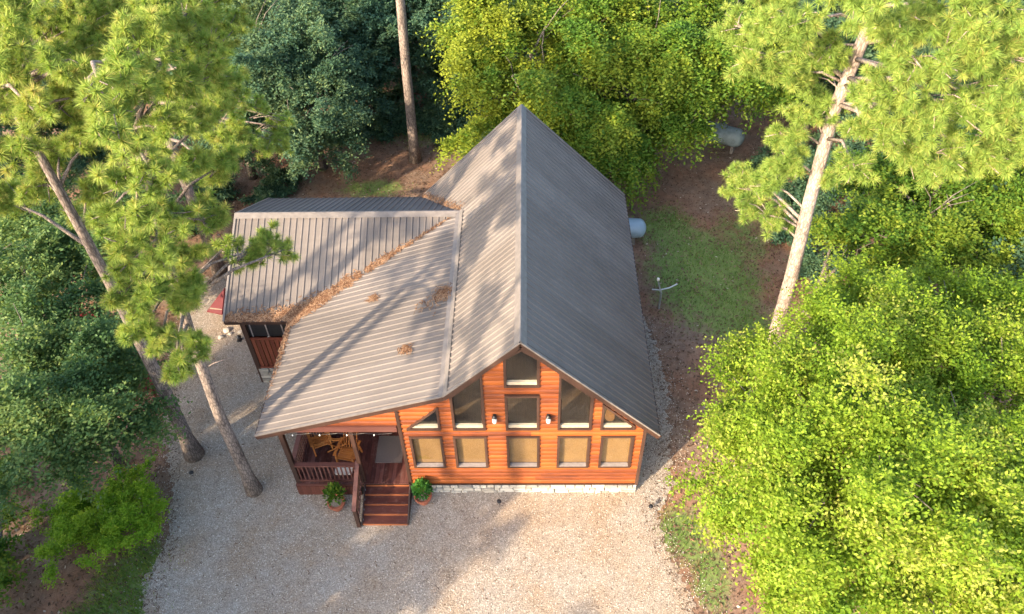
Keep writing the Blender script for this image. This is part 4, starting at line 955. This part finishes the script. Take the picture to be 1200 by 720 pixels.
def forest_tree(k, x, y, s, rz, label, group):
    t = prot[k] if not used[k] else copy_tree(prot[k]); used[k] = True
    t.location = (x, y, float(gheight(x, y))); t.rotation_euler = (0, 0, rz); t.scale = (s, s, s*random.uniform(.9, 1.15)); tag(t, label, 'tree', group)
FB = [(0, -7.9, 22.3, .85), (1, -4.2, 23.4, .8), (0, -10.5, 24.0, 1.0), (2, -6.2, 26.5, 1.0), (1, -1.8, 25.0, 1.0), (0, -3.4, 29.0, 1.1), (2, -13.5, 26.5, 1.1), (0, -16.5, 22.5, 1.0), (1, -9.0, 29.5, 1.1), (0, -12.5, 32, 1.2), (2, -5.8, 34, 1.2), (1, -18.5, 29, 1.1), (0, -22, 25, 1.1), (1, -21, 18, .9),
      (0, 1.5, 29, 1.1), (2, 6, 30, 1.1), (1, 9.8, 28, 1.1), (0, 14, 27, 1.1), (1, 14.6, 21.5, .9), (2, 18.5, 24, 1.1), (0, 19.5, 17.5, 1.0), (1, 18.4, 11.5, .85), (0, 0, 37, 1.3), (1, -17, 37, 1.3), (2, -25, 33, 1.3), (0, 9, 36, 1.3), (1, 21, 32, 1.2), (0, 24, 21, 1.2), (2, -25, 14.5, 1.0), (1, -21.5, 11.5, .8), (0, 18, 4.5, .8), (1, -23, 39, 1.3), (0, 15.5, 36, 1.3), (2, 24, 9, 1.0)]
FL = {0: 'dark forest tree just left of the bare pine trunk', 1: 'dark forest tree just right of the bare pine trunk', 2: 'dark forest tree rising behind the dusky blue-green tree', 3: 'blue-green forest tree directly behind the bare pine trunk',
      4: 'dark forest tree beside the left flank of the tall yellow-green tree', 6: 'blue-green forest tree at the top edge behind the dusky pair', 7: 'dark forest tree glimpsed behind the left pine boughs', 8: 'far forest tree at the top edge left of the bare pine',
      10: 'far blue-green forest tree at the top edge behind the bare pine', 5: 'far forest tree at the top edge right of the bare pine', 12: 'dark forest tree behind the crown of the far left pine', 13: 'smaller forest tree behind the trunk of the far left pine', 16: 'dark tree at the top edge behind the far propane tank tree', 17: 'dark tree at the top edge behind the right pine trunk',
      18: 'dark tree in shade just behind the right pine trunk', 19: 'blue-green tree behind the right half of the right pine crown', 20: 'dark tree at the right edge under the right pine crown', 21: 'dark tree at the right edge behind the tangled green tree', 29: 'small dark tree at the left edge below the pine crowns', 30: 'dark tree at the right edge behind the bright right trees'}
for i, (k, x, y, s) in enumerate(FB): forest_tree(k, x, y, s, random.uniform(0, 6.28), FL.get(i, 'far dark tree deep in the forest around the clearing'), 'forest trees beyond the yard' if i in FL else 'deep forest trees')
# trees towards the sun, in front and left of the picture, that shade the yard
def shade_at(gx_, gy_, d, off=0): return gx_-d*.7071+off*.7071, gy_-d*.7071-off*.7071
SH = [(0, -8.5, -2.2, 17, 1.0), (2, -11.5, -1.0, 19, 1.05), (1, -6.6, -2.6, 13.5, .9), (0, -3.2, -2.2, 13, .72), (2, -14.5, 1.5, 19, 1.1), (1, 3.7, -4.7, 14, .8), (0, -17, 4.5, 17, 1.1), (1, -5.6, .9, 13.5, 1.0), (2, -7.6, 2.6, 14.5, .8)]
for (k, x, y, d, s) in SH:
    a, b = shade_at(x, y, d); forest_tree(k, a, b, s, random.uniform(0, 6.28), 'broadleaf tree across the drive that shades the yard', 'trees across the drive')
sp = [(1.3, .4, 11.0, .9), (-1.2, .9, 11.6, 1.0), (.2, -1.4, 12.4, 1.0), (.5, 1.5, 12.8, 1.0), (1.2, -.9, 13.6, .9), (-1, -.8, 14.2, .9), (.2, .2, 15.4, .9), (-.6, .3, 13, .8)]
pp = pine('pine across the drive that dapples the roof with shade', (-11.3, -8.9), [(0, 0, -.2), (0, 0, 1), (.05, 0, 5), (.1, 0, 10), (.1, 0, 15.6)], sp, 56, r0=.26, r1=.1, world=True, dens=60, nn=40, group='pines across the drive')
for (x, y, s, rz) in ((-10.6, -10.4, 1.0, 1.0), (-14.3, -6.3, 1.08, 2.2), (-16.5, -2.6, .98, 4.0)):
    t = copy_tree(pp); t.location = (x, y, float(gheight(x, y))); t.rotation_euler = (0, 0, rz); t.scale = (s, s, s)
# small understorey trunks and undergrowth at the forest edge
def small_bush(seed, m, label, pts_, group):
    g = random.Random(seed); e0 = None
    for (x, y, s) in pts_:
        if e0 is None:
            e0 = empty('undergrowth_bush'); lob = [(g.uniform(-.5, .5), g.uniform(-.5, .5), g.uniform(.3, .9), g.uniform(.35, .6)) for _ in range(6)]
            trunk_mesh('stem', M['barkdark'], e0, [(0, 0, -.1), (0, 0, .4), (.05, 0, .8)], .03, .01, [(Vector((0, 0, .1)), Vector(l[:3]), .015, .005) for l in lob], 6)
            leaf_crown('foliage', M[m], e0, lob, seed, dens=420, leaf=.12, spray=.4, kleaf=10, nsub=5); t = e0
        else: t = copy_tree(e0)
        t.location = (x, y, float(gheight(x, y))); t.rotation_euler = (0, 0, g.uniform(0, 6.28)); t.scale = (s, s, s*g.uniform(.7, 1.1)); tag(t, label[pts_.index((x, y, s))], 'bush', group)
small_bush(71, 'leaf_dark', ['dark bush left of the bare pine behind the red ground', 'dark bush touching the right side of the bare pine trunk', 'dark bush between the bare pine and the yellow-green tree', 'dark bush right of the dusky tree at the red ground edge', 'dark bush under the lower left sprays of the yellow-green tree', 'dark bush directly behind the bare pine trunk', 'dark bush deeper in the shade left of the bare pine', 'dark bush under the dusky blue-green tree', 'dark bush just behind the far left corner of the wing roof',
 'dark bush deeper in the shade right of the bare pine', 'dark bush behind the rear roof gable', 'dark bush right of the right pine trunk, nearest the bright tree', 'dark bush right of the right pine trunk, beside the lawn', 'dark bush behind the lower bough of the right pine', 'dark bush under the left pines beside the rear pine trunk', 'dark bush between the rear left pine and the wing roof', 'dark bush at the foot of the bright right tree', 'dark bush near the far propane tank', 'dark bush right of the far propane tank'], [(-6.8, 21.2, 1.1), (-4.4, 21.0, 1.2), (-3.0, 21.8, 1.3), (-8.6, 20.9, 1.0), (-2.2, 20.2, 1.2), (-5.8, 22.4, 1.3), (-7.4, 23.6, 1.4), (-11.6, 17.0, .9), (-12.2, 15.6, .9), (-3.4, 23.2, 1.4), (-1.2, 21.4, 1.3), (12.2, 10.4, .9), (11.6, 12.6, 1.0), (12.6, 15, 1.2), (-15.5, 13.6, 1.2), (-14.6, 15.6, 1.1), (12.4, 6.4, .8), (11.4, 17.5, 1.1), (13.4, 18.4, 1.2)], 'undergrowth bushes')
small_bush(72, 'leaf_mid', ['green bush near the rear pair of red chairs', 'green bush near the red chair at the left edge', 'green bush between the red chairs under the left tree', 'green bush behind the red chairs by the far left pine', 'green bush at the left edge on the brown ground'], [(-16.2, 6.6, .9), (-17.6, 3.2, 1.0), (-15.2, 4.6, .7), (-16.8, 9.6, 1.1), (-17.2, 0.2, .8)], 'undergrowth bushes on the left')

# ------------------------------------------------------------------ ground cover
def scatter(n, x0, x1, y0, y1, keep, seed):
    g = np.random.default_rng(seed); x = g.uniform(x0, x1, n); y = g.uniform(y0, y1, n); k = keep(x, y, g); return x[k], y[k], g
def blades(name, label, x, y, g, h, wd, m, kind_tint=.5):
    n = len(x); a = g.uniform(0, 6.28, n); le = g.uniform(.1, .5, n)*h; H = h*g.uniform(.5, 1.3, n); z = gheight(x, y)
    p = np.stack([x, y, z-.005], 1); s = np.stack([np.cos(a), np.sin(a), 0*a], 1)*wd; tip = p+np.stack([np.cos(a+1.57)*le, np.sin(a+1.57)*le, H], 1)
    v = np.stack([p-s, p+s, tip], 1).reshape(-1, 3); t = np.clip(kind_tint+.35*(vnoise(x, y, .9, 9)-.5)+g.normal(0, .16, n), 0, 1); o = np_mesh(name, v, 3, m, tint=t); return tag(o, label, 'grass', kind='stuff')
def keep_lawn(x, y, g): return (lawn_at(x, y)*(.45+1.1*vnoise(x, y, .8, 31)) > g.uniform(.15, 1.0, len(x)))
x, y, g = scatter(60000, 3.9, 11.5, -5, 17, lambda x, y, g: keep_lawn(x, y, g) & ~inpoly(x, y, [(q[0]-.25, q[1]) for q in GRAVEL]), 81); blades('lawn_grass', 'thin green grass in patches right of the cabin', x, y, g, .10, .012, M['blade'], .35)
x, y, g = scatter(46000, -16, -8.5, -6.5, 0, lambda x, y, g: keep_lawn(x, y, g) & (~inpoly(x, y, GRAVEL) | (g.random(len(x)) < .05)), 82); blades('verge_grass', 'bright grass on the verge in the lower left', x, y, g, .13, .012, M['blade'], .62)
x, y, g = scatter(30000, -12, 3, 14, 26, keep_lawn, 83); blades('forest_grass', 'sparse grass under the trees behind the cabin', x, y, g, .12, .013, M['blade'], .4)
def litter_mesh(name, label, x, y, g, size, m, zadd=.012, asp=.5, cat='litter'):
    n = len(x); a = g.uniform(0, 6.28, n); s = size*g.uniform(.5, 1.4, (n, 1)); z = np.maximum(gheight(x, y), -9)+zadd+g.uniform(0, .02, n)
    p = np.stack([x, y, z], 1); d = np.stack([np.cos(a), np.sin(a), g.normal(0, .3, n)], 1)*s; q = np.stack([-np.sin(a), np.cos(a), g.normal(0, .3, n)], 1)*s*asp
    v = np.stack([p-d, p-q, p+d, p+q], 1).reshape(-1, 3); o = np_mesh(name, v, 4, m, tint=np.clip(g.beta(2, 2.6, n)+(g.random(n) < .03)*.6, 0, 1)); return tag(o, label, cat, kind='stuff')
inv_g = [(q[0], q[1]) for q in GRAVEL]
def keep_forest(x, y, g): return (~inpoly(x, y, inv_g)) & (g.random(len(x)) > lawn_at(x, y)*.35)
x, y, g = scatter(75000, -19, 16, -6, 26, keep_forest, 84); litter_mesh('leaf_litter', 'brown fallen leaves and twigs over the forest floor', x, y, g, .052, M['litter'])
x, y, g = scatter(34000, -19, 16, -6, 26, lambda x, y, g: keep_forest(x, y, g) & (vnoise(x, y, 3.5, 17) > .42), 85); litter_mesh('fallen_needles', 'rusty fallen pine needles over the forest floor', x, y, g, .10, M['straw'], .016, .09)
def keep_edge(x, y, g):
    gi = inpoly(x, y, inv_g); e = inpoly(x+.5, y, inv_g) & inpoly(x-.5, y, inv_g) & inpoly(x, y+.5, inv_g) & inpoly(x, y-.5, inv_g)
    side = (x > 3.9) & (y > .3); return gi & ((~e & (g.random(len(x)) < .8)) | (g.random(len(x)) < .035) | (side & (g.random(len(x)) < .6)))
x, y, g = scatter(60000, -14, 6, -6, 11, keep_edge, 86); litter_mesh('stray_needles', 'stray needles and leaf bits lying on the gravel', x, y, g, .05, M['litter'], .012, .25)
# coarser stones lying on the gravel
def pebbles(n, seed):
    g = np.random.default_rng(seed); x = g.uniform(-14, 6, n); y = g.uniform(-6, 11, n); gi = inpoly(x, y, inv_g)
    near = inpoly(x+.35, y, inv_g) | inpoly(x-.35, y, inv_g); n2_ = inpoly(x+.9, y, inv_g) | inpoly(x-.9, y, inv_g); k = gi | (near & (g.random(n) < .8)) | (n2_ & (g.random(n) < .22)); x = x[k]; y = y[k]; n = len(x)
    r = .012*g.uniform(.6, 1.6, (n, 1)); a = g.uniform(0, 6.28, n); c = np.stack([x, y, .012+0*x], 1)
    ux = np.stack([np.cos(a), np.sin(a), 0*a], 1)*r*1.3; uy = np.stack([-np.sin(a), np.cos(a), 0*a], 1)*r; uz = np.stack([0*a, 0*a, r[:, 0]*.9], 1)
    A = [c+ux, c+uy, c-ux, c-uy]; T = c+uz; f = []
    for i in range(4): f.append(np.stack([A[i], A[(i+1) % 4], T], 1))
    v = np.stack(f, 1).reshape(-1, 3); tn = np.repeat(g.beta(2, 2, n), 4); return v, tn
m_, t_, b_ = mat('loose_pebbles'); at_ = N(t_, 'Attribute', attribute_name='tint'); t_.links.new(ramp(t_, at_.outputs['Fac'], [(0.1, (.16, .12, .095)), (.5, (.40, .34, .28)), (.9, (.66, .60, .52))]), b_.inputs['Base Color']); b_.inputs['Roughness'].default_value = .85
v, tn = pebbles(75000, 91); o = np_mesh('gravel_stones', v, 3, m_, tint=tn); tag(o, 'loose pebbles scattered over the gravel yard', 'pebbles', kind='stuff')
# twigs on the forest floor in the lower left
tw = MB(); g = random.Random(5)
for i in range(70):
    x = g.uniform(-15.5, -11.8); y = g.uniform(-1.5, 2.5); a = g.uniform(0, 3.14); l = g.uniform(.2, .8)
    if inpoly(np.array([x]), np.array([y]), inv_g)[0]: continue
    tw.tube([(x, y, .02), (x+math.cos(a)*l*.5, y+math.sin(a)*l*.5, .05), (x+math.cos(a+.2)*l, y+math.sin(a+.2)*l, .02)], [.008, .007, .003], 4)
o = tw.build('fallen_twigs', M['barkdark'], fix=False); tag(o, 'thin fallen twigs on brown ground left of the pines', 'twigs', kind='stuff')
